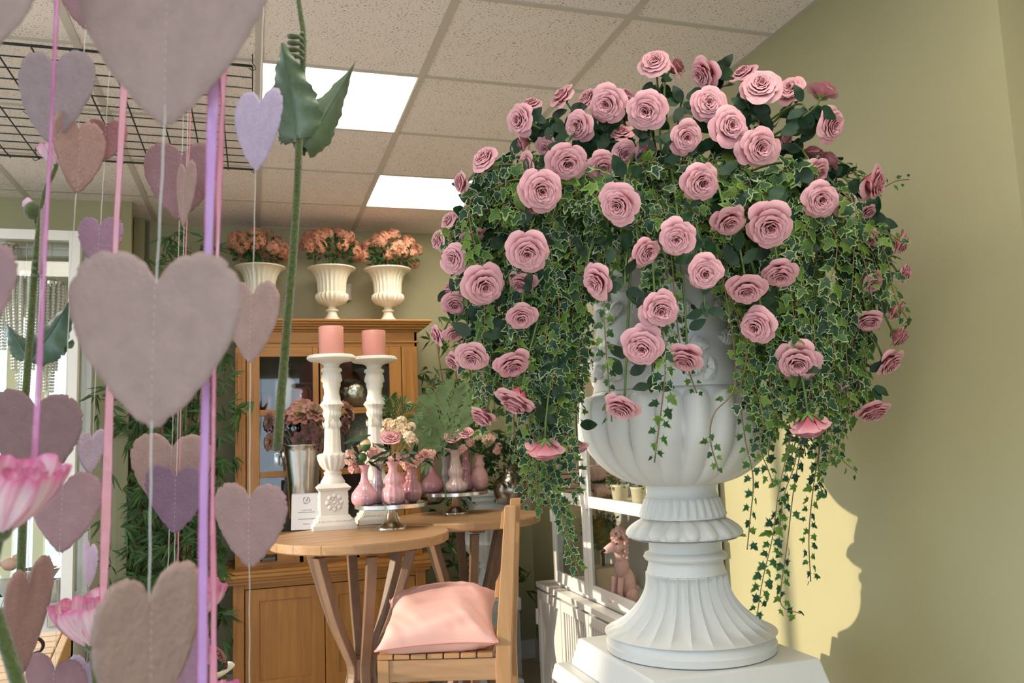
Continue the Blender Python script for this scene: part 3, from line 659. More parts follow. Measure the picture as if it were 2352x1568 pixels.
for x0, x1, ya, yb, X0_, X1_, Ya, Yb, Da, Db, n, lb in CUR:
    for k in range(n):
        f = (k+ivQ.random())/n; a = (x0+(x1-x0)*f, ivQ.uniform(ya, yb)); b = (X0_+(X1_-X0_)*min(1, max(0, f+ivQ.uniform(-.1, .1))), ivQ.uniform(Ya, Yb)); D = ivQ.uniform(Da, Db)
        m1 = (a[0]*.6+b[0]*.4+ivQ.uniform(-20, 20), a[1]*.6+b[1]*.4); m2 = (a[0]*.25+b[0]*.75+ivQ.uniform(-15, 15), a[1]*.25+b[1]*.75)
        JOBS.append((b[0], [(*a, D), (*m1, D-.02), (*m2, D), (*b, D+.01)], lb, k))
for lb0 in sorted(set(j[2] for j in JOBS)):
    js = sorted([j for j in JOBS if j[2] == lb0])
    for q_, j in enumerate(js):
        lb = lb0+', '+(ordw2(q_) if q_ < len(js)-1 else 'rightmost')+' at tip'
        px_vine(j[1], lb, grp=lb0+' group', size=(.027, .043), step=.0125, n=6)
# tangled mat on top of the urn
for k in range(66):
    x = 1120+760*((k*7 % 66)+ivQ.random())/66; y = ivQ.uniform(365, 500); D = dome(x, y)+ivQ.uniform(.0, .25)
    a = ivQ.uniform(-.5, 3.6); L_ = ivQ.uniform(60, 120); x2, y2 = x+cos(a)*L_, y+abs(sin(a))*L_*.6
    px_vine([(x, y, D), ((x+x2)/2, (y+y2)/2-15, D-.03), (x2, y2, D)], 'short ivy shoot in the tangled mat on top of the urn', root=False, grp='ivy shoots on top of the urn', size=(.026, .040), step=.0105, n=5)
# ------------------------------------------------------------------ hutch at the back wall
oak = wood('golden_oak', (.48, .22, .045), (.37, .155, .03), (14, 1, 1), 4); oakv = wood('golden_oak_upright', (.48, .22, .045), (.36, .15, .03), (1, 1, 14), 4)
HY = 4.9; HX0, HX1 = -.114, .932
def hz(y): return zat(.42, HY, y)
hut = thing('hutch', 'tall golden oak hutch with glazed doors against the back wall', 'hutch', (HX0, HY, 0)); HW = HX1-HX0; HD = YB-.03-HY
def hb(name, boxes, mat=oakv, par=hut, bevel=.003, label=None):
    m = MB()
    for b in boxes: m.box(*b)
    o = m.build(name, mat, par, smooth=False, bevel=bevel)
    if label: o['label'] = label
    return o
def hxx(px, y=1000): return atY(px, y, HY).x-HX0
zt, zc1, zf, zm0, zd1 = hz(737), hz(762), hz(783), hz(791), hz(797)
zl1, zl0, zdr1, zdr0 = hz(1290), hz(1321), hz(1288), hz(1250)
m = MB()
for k in range(5):
    e = .008+.075*(k/4)**.7; a, b = zc1+(zt-zc1)*k/5, zc1+(zt-zc1)*(k+1)/5
    m.box((-e, -e, a), (HW+e, HD, b+.001))
m.build('cornice', oak, hut, smooth=False, bevel=.004)
hb('upper_moulding', [((-.012, -.012, zf-.012), (HW+.012, .02, zf))], oak)
hb('frieze', [((0, 0, zd1), (HW, .02, zc1))], oak)
lx0, lx1, rx0, rx1 = hxx(566), hxx(733), hxx(737), hxx(925)
zbd = zdr1+.01
hb('upper_side', [((0, 0, zl1), (.018, HD, zc1))]); hb('upper_side', [((HW-.018, 0, zl1), (HW, HD, zc1))])
hb('corner_post', [((0, -.004, zl1), (lx0-.004, .02, zd1)), ((.012, -.010, zl1+.04), (.022, 0, zd1-.03)), ((lx0-.026, -.010, zl1+.04), (lx0-.016, 0, zd1-.03))])
hb('corner_post', [((rx1+.004, -.004, zl1), (HW, .02, zd1)), ((rx1+.016, -.010, zl1+.04), (rx1+.026, 0, zd1-.03)), ((HW-.022, -.010, zl1+.04), (HW-.012, 0, zd1-.03))])
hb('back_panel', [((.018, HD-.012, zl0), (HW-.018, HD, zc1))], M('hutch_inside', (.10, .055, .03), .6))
gz = [hz(818), hz(937), hz(951), hz(1076), hz(1090), hz(1214), hz(1228)]
shelf_z = [hz(940), hz(1080), zl1]
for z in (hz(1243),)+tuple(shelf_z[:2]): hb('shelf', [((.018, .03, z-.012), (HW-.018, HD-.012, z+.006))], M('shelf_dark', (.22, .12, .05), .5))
for a, b in ((lx0, lx1), (rx0, rx1)):
    d = thing('glazed_door', None, None, (0, 0, 0)); d.parent = hut
    stl = .072
    for bx in (((a, -.002, gz[6]-.03), (a+stl, .02, zd1)), ((b-stl*.45 if a == lx0 else b-stl, -.002, gz[6]-.03), (b, .02, zd1))): hb('stile', [bx], oakv, d)
    ia, ib = a+(stl if a == lx0 else stl*.45), b-(stl*.45 if a == lx0 else stl)
    if a == rx0: hb('stile', [((a, -.003, gz[6]-.03), (a+stl*.45, .02, zd1))], oakv, d)
    for z0_, z1_ in ((gz[0], zd1), (gz[2], gz[1]), (gz[4], gz[3]), (gz[6]-.03, gz[5])): hb('rail', [((ia, 0, z0_), (ib, .018, z1_))], oak, d)
    for z0_, z1_ in ((gz[1], gz[0]), (gz[3], gz[2]), (gz[5], gz[4])): hb('pane', [((ia, .008, z0_), (ib, .011, z1_))], GL, d, 0)
# drawers, ledge and doors below
dw = [(hxx(542), hxx(688)), (hxx(693), hxx(815)), (hxx(820), hxx(957))]
brass = M('dark_bronze', (.07, .055, .04), .4, .8)
for a, b in dw:
    d = hb('drawer', [((a+.004, -.008, zdr1+.006), (b-.004, .02, zdr0-.004)), ((a+.03, -.011, zdr1+.022), (b-.03, -.008, zdr0-.020))], oak)
    c = (a+b)/2; zz = (zdr0+zdr1)/2
    MB().box((c-.045, -.014, zz-.018), (c+.045, -.009, zz+.02)).grid(lambda u, v: Vector((c-.036+.072*u, -.012-.022*sin(pi*v*.5+.2), zz+.014-.03*v)), 8, 4).build('cup_handle', brass, d)
hb('drawer_rail', [((0, -.002, zdr0-.006), (HW, .02, gz[6]-.028)), ((0, -.002, zl1-.004), (HW, .02, zdr1+.008))], oak)
m = MB()
for k in range(4):
    e = .03+.035*(1-abs(k-2.2)/2.4); a, b = zl0+(zl1-zl0)*k/4, zl0+(zl1-zl0)*(k+1)/4
    m.box((-e, -.05-e, a), (HW+e, HD, b))
m.build('ledge', oak, hut, smooth=False, bevel=.004)
LD = -.045
hb('lower_side', [((-.01, LD, 0), (.01, HD, zl0))]); hb('lower_side', [((HW-.01, LD, 0), (HW+.01, HD, zl0))])
hb('lower_front_post', [((-.01, LD-.002, 0), (.05, LD+.02, zl0))]); hb('lower_front_post', [((HW-.05, LD-.002, 0), (HW+.01, LD+.02, zl0))])
hb('lower_top_rail', [((.05, LD-.001, zl0-.03), (HW-.05, LD+.02, zl0))], oak)
for a, b in ((.054, hxx(745, 1400)-.002), (hxx(745, 1400)+.002, HW-.054)):
    d = hb('cupboard_door', [((a, LD, .10), (a+.075, LD+.02, zl0-.034)), ((b-.075, LD, .10), (b, LD+.02, zl0-.034)), ((a+.07, LD, zl0-.10), (b-.07, LD+.02, zl0-.034)), ((a+.07, LD, .10), (b-.07, LD+.02, .19))])
    hb('door_panel', [((a+.07, LD+.010, .18), (b-.07, LD+.016, zl0-.09))], oakv, d)
    s_ = b-.03 if a < .1 else a+.03
    MB().blob((s_, LD-.016, zl0-.062), .014, 10, 6).build('knob', oak, d)
hb('plinth', [((0, LD+.01, 0), (HW, LD+.03, .10))], oak)
# things on the hutch shelves
mcer = M('cream_ceramic', (.74, .70, .60), .3, coat=.3); mbrown = M('brown_glaze', (.22, .07, .05), .25, coat=.3)
def mercury():
    m = M('mercury_glass', (.72, .68, .58), .18, 1, bump=1.0, bscale=55); return m
msilver = M('hammered_silver', (.66, .64, .61), .2, 1, bump=.25, bscale=30); msilver2 = M('polished_silver', (.60, .56, .50), .16, 1)
mpewter = M('pewter', (.42, .37, .32), .25, 1)
def onshelf(name, lb, cat, px, py0, pr, mat, Y=5.12, grp=None, z=None, sharp=None, mod=None, part='body'):
    """lathe thing: profile rows (picture y, half width) at the plan position under px"""
    P = atY(px, py0, Y)
    if z is not None: P.z = z
    t = thing(name, lb, cat, P, group=grp); sc = (P-CAM).dot(CF)/F
    pts = [(w*sc, zat(P.x, P.y, y)-zat(P.x, P.y, py0)) for y, w in pr]
    o = MB().lathe(pts, 32, mod).build(part, mat, t, sharp=sharp)
    return t
s1, s2 = shelf_z[0]+.006, shelf_z[1]+.006
onshelf('bottle', 'white stoppered bottle on the upper hutch shelf', 'bottle', 655, 937, [(937, 22), (935, 24), (870, 24), (858, 10), (845, 9), (838, 12), (836, 1)], mcer, z=s1)
onshelf('pot', 'low brown glazed pot on the upper hutch shelf', 'pot', 690, 937, [(937, 18), (932, 20), (890, 20), (888, 17), (886, 18)], mbrown, Y=5.05, z=s1)
onshelf('pot', 'short brown glazed pot at the left of the upper hutch shelf', 'pot', 618, 937, [(937, 15), (932, 17), (900, 17), (898, 14)], mbrown, Y=5.2, z=s1)
onshelf('glass_ball', 'large mottled mercury glass ball behind the candlesticks', 'ornament', 815, 937, [(937, 10), (930, 30), (910, 40), (893, 41), (870, 30), (858, 12), (852, 8), (848, 1)], mercury(), z=s1)
onshelf('glass_ball', 'smaller mottled mercury glass ball at the right shelf end', 'ornament', 884, 937, [(937, 8), (930, 20), (918, 26), (905, 20), (896, 8), (893, 1)], mercury(), z=s1)
onshelf('tin', 'ribbed pale canister on the middle hutch shelf, left', 'canister', 636, 1076, [(1076, 20), (1072, 23), (1036, 24), (1032, 22)], msilver, z=s2)
onshelf('basket_pot', 'dotted grey pot on the middle hutch shelf behind the candlesticks', 'pot', 830, 1076, [(1076, 30), (1070, 34), (965, 36), (955, 32), (950, 30)], M('dotted_grey', (.35, .34, .28), .6, var=.6, vscale=90), z=s2)
onshelf('vase', 'dark slim glass vase at the bottom shelf, left', 'vase', 655, 1230, [(1230, 16), (1220, 18), (1140, 14), (1110, 8), (1100, 12)], M('smoke_glass', (.06, .06, .06), .1, coat=.6), z=hz(1243)+.006)
onshelf('vase', 'dark slatted lantern base on the bottom shelf, right', 'lantern', 870, 1230, [(1230, 28), (1225, 30), (1090, 30), (1085, 24)], M('dark_iron', (.06, .05, .045), .5, .5), z=hz(1243)+.006)
onshelf('silk_flower', 'dusky silk flower ball behind the left hutch pane', 'flower', 705, 937, [(937, 4), (925, 12), (905, 16), (885, 12), (876, 2)], M('dusk_pink', (.30, .12, .13), .7, bump=1, bscale=80), Y=5.2, z=s1)
# ---- three cream urns with salmon flowers on top
mur = M('cream_urn', (.80, .77, .66), .4, col2=(.74, .68, .50), vscale=10, var=.1)
FLO = []
for s in range(3):
    q = random.Random(60+s); mb = MB()
    for k in range(34):
        d = Vector((q.gauss(0, 1), q.gauss(0, 1), abs(q.gauss(0, .8))+.1)).normalized(); T = frame(d, Vector((q.random(), q.random(), q.random()))); T.translation = d*.032*Vector((1, 1, .6)).length/1.5
        for i in range(5):
            a = 2*pi*i/5
            c0 = (.48, .10, .08) if q.random() < .5 else (.62, .20, .15); tip = (.78, .40, .30)
            vs = [T@Vector(v) for v in ((0, 0, 0), (.006*cos(a-.45), .006*sin(a-.45), .002), (.0135*cos(a), .0135*sin(a), .004), (.006*cos(a+.45), .006*sin(a+.45), .002))]
            mb.add(vs, [(0, 1, 2, 3)], 0, [(.78, .50, .22), c0, tip, c0])
    FLO.append(mb.mesh('flower_head', M('salmon_petal', (1, 1, 1), .6, attr='Col', trans=.15)))
mfol = M('mid_leaf', (.07, .17, .045), .5, var=.4, vscale=14, trans=.2)
def leafcloud(n, rad, size, seed, flat=.7, up=.2, wid=.3, bias=None):
    q = random.Random(seed); mb = MB()
    for _ in range(n):
        d = Vector((q.gauss(0, 1), q.gauss(0, 1), q.gauss(0, 1)*flat+up)).normalized(); p = Vector(d)
        p = Vector((p.x*rad[0], p.y*rad[1], p.z*rad[2]))*q.uniform(.45, 1); s_ = q.uniform(*size)
        ld = (d+Vector([q.uniform(-.6, .6) for _ in range(3)])+(bias or Vector())).normalized(); T = frame(ld.orthogonal()+Vector([q.uniform(-1, 1) for _ in range(3)]), ld)
        pts = [(0, 0, 0), (.3, wid*.8, .05), (.65, wid*.8, .04), (1, 0, -.08), (.65, -wid*.8, .04), (.3, -wid*.8, .05), (.5, 0, -.03)]
        T = frame(T.col[2].xyz-ld*T.col[2].xyz.dot(ld), ld)
        vs = [p+T.to_3x3()@Vector(v)*s_ for v in pts]
        mb.add(vs, [(0, 6, 1), (1, 6, 2), (2, 6, 3), (3, 6, 4), (4, 6, 5), (5, 6, 0)])
    return mb
UR = [(598, 592, 57, 729, 'left'), (763, 598, 55, 733, 'middle'), (892, 603, 54, 736, 'right')]
BU = [(590, 567, 68, 45), (757, 567, 72, 45), (898, 578, 70, 50)]
for (ux, rim, hw, by, nm), (bx, by2, bw, bh) in zip(UR, BU):
    P = atY(ux, by, 5.13); P.z = zt+.001; sc = (P-CAM).dot(CF)/F; b0 = zat(P.x, P.y, by)
    t = thing('cream_urn', 'small cream fluted urn on top of the hutch, the %s one' % nm, 'urn', P, group='cream urns on the hutch'); k = hw/55; H = (by-rim)
    def z_(f): return f*H*sc
    MB().box((-27*sc*k, -27*sc*k, 0), (27*sc*k, 27*sc*k, z_(.05))).build('square_foot', mur, t, smooth=False, bevel=.002)
    pts = [(26, .05), (22, .09), (13, .17), (10, .24), (14, .26), (14, .28), (9, .30), (9, .33), (18, .36), (30, .40), (37, .48), (36, .54), (31, .57), (31, .60), (32, .75), (36, .86), (46, .95), (55, .98), (55, 1.0), (50, 1.0), (33, .88), (28, .7)]
    fm = lambda a, r, z: 1+(.045*cos(a*22) if z_(.37) < z < z_(.93) and r > 20*sc else 0)
    MB().lathe([(w*sc*k, z_(f)) for w, f in pts], 132, fm, cap=False).build('urn_cup', mur, t, sharp=40)
    c = Vector((atY(bx, by2, 5.13).x, 5.13, zat(P.x, P.y, by2+8)))
    f_ = thing('flower_bunch', 'bunch of salmon pink blossoms filling the %s cream urn' % nm, 'flowers', c, group='salmon flower bunches on the hutch')
    q = random.Random(ux)
    leafcloud(150, (bw*sc*.8, .13, bh*sc*.75), (.03, .05), ux, up=-.1).build('foliage', mfol, f_, smooth=False)['kind'] = 'stuff'
    for i in range(46):
        a = 2*pi*q.random(); e = math.asin(q.uniform(-.25, 1)); rr_ = q.uniform(.85, 1.02)
        d = Vector((cos(a)*cos(e), sin(a)*cos(e), sin(e))); p = Vector((d.x*bw*sc*rr_*.93, d.y*.17*rr_, d.z*bh*sc*rr_))
        inst(FLO[i % 3], 'flower_head', f_, Matrix.Translation(p)@frame(d)@Matrix.Scale(q.uniform(.8, 1.15), 4))
    MB().tube([Vector((P.x-c.x, 0, P.z+.1-c.z)), Vector((0, 0, -.01))], .006, 6).build('stems', mstem, f_)
# small sensor box on the back wall
t = thing('wall_box', 'small grey junction box on the back wall between two urns', 'switch', atY(796, 670, YB-.03)); MB().box((-.03, 0, -.055), (.03, .03, .055)).build('cover', M('grey_plastic', (.55, .54, .48), .4), t, smooth=False, bevel=.003)
MB().box((-.022, -.004, -.03), (.022, 0, .03)).build('switch_plate', M('white_plastic', (.72, .71, .66), .4), t, smooth=False, bevel=.002)
# ------------------------------------------------------------------ round bar tables
pine = wood('table_pine', (.50, .30, .15), (.40, .22, .105), (10, 1, 1), 4, .4); pine_d = wood('table_leg_wood', (.26, .155, .095), (.20, .115, .07), (1, 1, 10), 5, .5)
def bar_table(cx, cyy, ztop, R, lb, rot, fy):
    t = thing('round_bar_table', lb, 'table', (cx, cyy, 0), rot)
    w = 2*R/7
    for k in range(7):                        # planks of the round top
        a, b = -R+k*w+.0012, -R+(k+1)*w-.0012; n = 10; top = []
        for i in range(n+1): y = a+(b-a)*i/n; top.append((sqrt(max(0, R*R-y*y)), y))
        for i in range(n, -1, -1): y = a+(b-a)*i/n; top.append((-sqrt(max(0, R*R-y*y)), y))
        N_ = len(top); vs = [(x*.992, y*.992, ztop) for x, y in top]+[(x, y, ztop-.006) for x, y in top]+[(x, y, ztop-.034) for x, y in top]+[(x*.98, y*.98, ztop-.04) for x, y in top]
        fs = [tuple(range(N_)), tuple(reversed(range(3*N_, 4*N_)))]+[(r*N_+j, (r+1)*N_+j, (r+1)*N_+(j+1) % N_, r*N_+(j+1) % N_) for r in range(3) for j in range(N_)]
        MB().add(vs, fs).build('plank', pine, t, smooth=False)
    MB().box((-R*.5, -.03, ztop-.07), (R*.5, .03, ztop-.04)).box((-.03, -R*.5, ztop-.07), (.03, R*.5, ztop-.04)).build('top_brace', pine_d, t, smooth=False, bevel=.003)
    for i in range(6):
        a = 2*pi*i/6+.35; m = MB(); pts = [(.225, ztop-.07), (.185, ztop-.20), (.13, ztop-.36), (.065, ztop-.50), (.045, ztop-.55), (.055, ztop-.62), (.12, ztop-.80), (.22, 0)]
        sp = spline([Vector((r, 0, z)) for r, z in pts], 3); vs = []; hwid, th = .021, .019
        for p in sp: vs += [(p.x-th, -hwid, p.z), (p.x+th, -hwid, p.z), (p.x+th, hwid, p.z), (p.x-th, hwid, p.z)]
        fs = [(4*j+k, 4*j+(k+1) % 4, 4*j+4+(k+1) % 4, 4*j+4+k) for j in range(len(sp)-1) for k in range(4)]+[(0, 1, 2, 3), tuple(4*(len(sp)-1)+k for k in (3, 2, 1, 0))]
        T = Matrix.Rotation(a, 4, 'Z'); m.add([T@Vector(v) for v in vs], fs).build('leg', pine_d, t, smooth=False, bevel=.004)
    MB().lathe([(.05, ztop-.60), (.055, ztop-.59), (.055, ztop-.52), (.05, ztop-.51)], 12).build('leg_hub', pine_d, t, smooth=False)
    return t
T1 = atY(828, 1226, 3.66); TZ = T1.z; T1D = (T1-CAM).dot(CF); R1 = 202*T1D/F
bar_table(T1.x, T1.y, TZ, R1, 'round pale wood bar table with splayed crossed legs, the nearer one', .25, 0)
T2 = atZ(1071, 1184, TZ)
bar_table(T2.x, T2.y, TZ, R1, 'round pale wood bar table behind the first, nearer the back wall', .1, 0)
def stand_on(px, py, z): return atZ(px, py, z)
# candlesticks
mcs = M('chalk_white', (.80, .78, .72), .55, col2=(.76, .71, .62), vscale=14, var=.1, bump=.2, bscale=40)
mcandle = M('pink_wax', (.80, .36, .30), .45, trans=.12)
CSP = [(1113, 27), (1108, 28), (1100, 23), (1092, 19), (1087, 21), (1083, 16), (1078, 22), (1068, 29), (1056, 33), (1047, 34), (1044, 31), (1042, 22), (1035, 20), (985, 18), (962, 17), (958, 20), (950, 21), (945, 19), (938, 22), (931, 27), (925, 24), (921, 20), (915, 20), (905, 17), (893, 18), (886, 21), (880, 20), (874, 24), (862, 23), (856, 20), (851, 25), (846, 23), (843, 17), (836, 20), (831, 30), (828, 50), (823, 56), (818, 55), (815, 51), (816, 10), (816, 1)]
def candlestick(px, py, lb, k, dy, x_rot, cl):
    P = atZ(px, py, TZ); sc = (P-CAM).dot(CF)/F*k; zb_ = 1214
    s0 = zat(P.x, P.y, py); t = thing('candlestick', lb, 'candlestick', P, rz=.0)
    def h(y): return (zb_-y)*sc*1.0
    def fr(a, y0, b, y1): return [(-a*sc, -a*sc, h(y0)), (a*sc, -a*sc, h(y0)), (a*sc, a*sc, h(y0)), (-a*sc, a*sc, h(y0)), (-b*sc, -b*sc, h(y1)), (b*sc, -b*sc, h(y1)), (b*sc, b*sc, h(y1)), (-b*sc, b*sc, h(y1))]
    fcs = [(0,3,2,1),(4,5,6,7),(0,1,5,4),(1,2,6,5),(2,3,7,6),(3,0,4,7)]
    MB().add(fr(49, 1214, 49, 1203), fcs).add(fr(47, 1203, 34, 1182), fcs).build('stepped_foot', mcs, t, smooth=False, bevel=.002)
    b = MB().add(fr(31, 1182, 31, 1126), fcs).build('square_box', mcs, t, smooth=False, bevel=.001)
    MB().add(fr(33, 1128, 38, 1121), fcs).add(fr(38, 1121, 28, 1112), fcs).build('cap', mcs, t, smooth=False, bevel=.001)
    r = MB()
    for ang in (0, pi/2, pi, -pi/2):
        T = Matrix.Rotation(ang, 4, 'Z')
        for i in range(8):
            a = 2*pi*i/8; r.blob(T@Vector((cos(a)*15*sc, -31*sc, h(1154)+sin(a)*15*sc)), (6*sc, 3.5*sc, 6*sc), 8, 4, T)
            r.blob(T@Vector((cos(a+.39)*8*sc, -31*sc, h(1154)+sin(a+.39)*8*sc)), (3*sc, 3*sc, 3*sc), 6, 4)
        r.blob(T@Vector((0, -31*sc, h(1154))), (4*sc, 4*sc, 4*sc), 8, 4)
        for i in range(14): r.blob(T@Vector(((-36+i*5.5)*sc, -42*sc, h(1195))), (2.4*sc, 1.6*sc, 4*sc), 6, 4)
    r.build('carved_rosette', mcs, b)['kind'] = 'stuff'
    def md(a, rr, z):
        y = zb_-z/sc
        if 1046 < y < 1079: return 1+.05*cos(a*14)
        if 962 < y < 1040: return 1-.06*abs(cos(a*5))
        if 862 < y < 876 or 925 < y < 935 or 945 < y < 958: return 1+.04*cos(a*16)
        if y < 830 and rr > 48*sc: return 1+.015*cos(a*30)
        return 1
    MB().lathe([(w*sc, h(y)) for y, w in CSP], 96, md).build('turned_column', mcs, t, sharp=50)
    lf = MB()
    for i in range(8):
        a = 2*pi*i/8
        lf.grid(lambda u, v: Vector((cos(a+(u-.5)*.7*sin(pi*min(1, v+.15)))*(19.5+3*sin(v*3))*sc, sin(a+(u-.5)*.7*sin(pi*min(1, v+.15)))*(19.5+3*sin(v*3))*sc, h(985)+v*22*sc)), 3, 4)
    lf.build('leaf_collar', mcs, t)
    top = P.z+h(815)
    c = thing('pillar_candle', cl, 'candle', (P.x, P.y, top)); rr_ = 29*sc; hh = 68*sc if k == 1 else 62*sc/k
    MB().lathe([(rr_*.97, 0), (rr_, .002), (rr_, hh-.003), (rr_*.96, hh), (rr_*.8, hh-.003), (.001, hh-.005)], 40).build('wax', mcandle, c, sharp=50)
    MB().tube([(0, 0, hh-.006), (.001, 0, hh+.004), (.004, 0, hh+.010)], .0012, 5).build('wick', M('wick', (.08, .06, .05), .9), c)
candlestick(766, 1213, 'taller carved white candlestick standing left on the near table', 1.0, 0, 0, 'pink pillar candle on the taller left candlestick')
candlestick(866, 1199, 'carved white candlestick standing behind the cake stand', .955, 0, 0, 'pink pillar candle on the right, lower candlestick')
# cake stands
def cakestand(px, py, plate_y, hw, fhw, lb, ztab, grp=None):
    P = atZ(px, py, ztab); sc = (P-CAM).dot(CF)/F; t = thing('cake_stand', lb, 'cake stand', P, group=grp); H = zat(P.x, P.y, plate_y)-P.z
    MB().lathe([(fhw*sc*1.02, 0), (fhw*sc, .006), (fhw*sc*.93, .009), (fhw*.9*sc, .013), (fhw*.6*sc, .022), (fhw*.42*sc, H*.4), (fhw*.3*sc, H*.7), (fhw*.28*sc, H-.012)], 40).build('foot', msilver2, t, sharp=40)
    R_ = hw*sc
    MB().lathe([(.01, H-.014), (R_*.7, H-.012), (R_*.95, H-.015), (R_, H-.012), (R_, H+.004), (R_*.97, H+.006), (R_*.94, H), (.001, H)], 64, lambda a, r, z: 1+.004*sin(a*17)+.003*sin(a*29)).build('plate', msilver, t, sharp=50)
    return P, P.z+H, R_
PC1, PZ1, PR1 = cakestand(900, 1213, 1157, 83, 34, 'silver pedestal cake stand with pink bud vases, near table', TZ)
PC2, PZ2, PR2 = cakestand(1046, 1178, 1130, 76, 31, 'silver pedestal cake stand with pink bud vases, rear table', TZ)
def vasemat(n, c): return M('glaze_'+n, c, .15, coat=.6, var=.12, vscale=25)
GP, GR, GV, GN, GS = vasemat('pink', (.70, .37, .42)), vasemat('rose', (.50, .23, .26)), vasemat('lilac', (.46, .37, .42)), vasemat('nude', (.66, .48, .45)), vasemat('salmon', (.64, .36, .34))
BOT = [(0, .5), (.02, .75), (.1, .95), (.2, 1), (.32, .93), (.44, .65), (.55, .38), (.7, .25), (.85, .27), (.95, .38), (1, .48), (.98, .42), (.85, .2)]
GOU = [(0, .5), (.02, .72), (.12, .97), (.24, 1), (.36, .9), (.44, .64), (.5, .70), (.58, .76), (.66, .66), (.74, .42), (.84, .36), (.93, .48), (1, .66), (.98, .6), (.85, .28)]
BUL = [(0, .4), (.03, .5), (.12, .85), (.3, 1), (.48, .93), (.6, .66), (.65, .55), (.7, .63), (.76, .66), (.82, .5), (.9, .45), (1, .68), (.98, .62), (.88, .34)]
SLI = [(0, .6), (.03, .8), (.15, 1), (.27, .9), (.36, .62), (.42, .72), (.5, .8), (.58, .7), (.66, .6), (.8, .65), (.92, .8), (1, .95), (.98, .88), (.85, .5)]
SQ = [(0, .55), (.02, .8), (.1, 1), (.2, .97), (.28, .62), (.36, .52), (.44, .66), (.53, .66), (.6, .5), (.68, .46), (.78, .38), (.9, .42), (1, .62), (.98, .56), (.85, .3)]
def budvase(px, ybase, ytop, hw, pr, mat, lb, pc, pz, depth, ribs=12, grp='pink glazed bud vases'):
    d = ray(px, ybase); Yv = pc.y+depth; P = CAM+d*(Yv/d.y); P.z = pz+.0005; sc = (P-CAM).dot(CF)/F
    t = thing('bud_vase', lb, 'vase', P, group=grp); H = (ybase-ytop)*sc
    MB().lathe([(w*hw*sc, f*H) for f, w in pr], 60, lambda a, r, z: 1+(.10*abs(cos(a*ribs/2))**.8 if ribs else 0)*(1 if z < H*.8 else .3), cap=True).build('glazed_body', mat, t, sharp=80)
    return P+Vector((0, 0, H))
VT = {}
VT['a'] = budvase(838, 1160, 1067, 28, BOT, GP, 'bright pink ribbed bottle vase at the left of the near stand', PC1, PZ1, -.03, 26)
VT['b'] = budvase(868, 1152, 1064, 15, SLI, GV, 'slim lilac grey vase behind, on the near stand', PC1, PZ1, .09, 14)
VT['c'] = budvase(904, 1161, 1062, 25, GOU, GP, 'pink pumpkin gourd vase at the front of the near stand', PC1, PZ1, -.07, 12)
VT['d'] = budvase(947, 1155, 1078, 22, BUL, GR, 'dark rose bulb vase at the right of the near stand', PC1, PZ1, .02, 10)
VT['e'] = budvase(922, 1152, 1085, 17, BUL, GS, 'small salmon vase half hidden behind the gourd vase', PC1, PZ1, .075, 12)
VT['f'] = budvase(994, 1132, 1050, 24, BOT, GR, 'dusky rose bottle vase at the left of the rear stand', PC2, PZ2, -.0, 20)
VT['g'] = budvase(1025, 1126, 1045, 12, SLI, GV, 'slim mauve vase at the back of the rear stand', PC2, PZ2, .09, 14)
VT['h'] = budvase(1048, 1134, 1036, 25, SQ, GN, 'pale nude gourd vase at the front of the rear stand', PC2, PZ2, -.06, 14)
VT['i'] = budvase(1072, 1128, 1038, 18, GOU, GR, 'dusky plum gourd vase behind the pale one', PC2, PZ2, .05, 12)
VT['j'] = budvase(1103, 1128, 1047, 20, BUL, GS, 'smooth salmon bulb vase at the right of the rear stand', PC2, PZ2, .01, 0)
# flowers in the bud vases
def floret_mesh(c0, c1, seed, n=14):
    q = random.Random(seed); mb = MB()
    for k in range(n):
        d = Vector((q.gauss(0, 1), q.gauss(0, 1), q.gauss(0, 1)+.6)).normalized(); T = frame(d, Vector((q.random(), q.random(), 1))); T.translation = d*.6
        for i in range(5):
            a = 2*pi*i/5
            vs = [T@Vector(v) for v in ((0, 0, -.05), (.3*cos(a-.6), .3*sin(a-.6), .08), (.5*cos(a-.3), .5*sin(a-.3), .12), (.5*cos(a+.3), .5*sin(a+.3), .1), (.3*cos(a+.6), .3*sin(a+.6), .08))]
            mb.add(vs, [(0, 1, 2, 3, 4)], 0, [c0, c1, c1, c1, c1])
    return mb.mesh('blossom', M('blossom', (1, 1, 1), .6, attr='Col', trans=.2), False)
FB = [floret_mesh((.80, .62, .22), (.86, .72, .55), 1), floret_mesh((.75, .35, .25), (.85, .58, .48), 2), floret_mesh((.70, .30, .30), (.82, .50, .45), 3)]
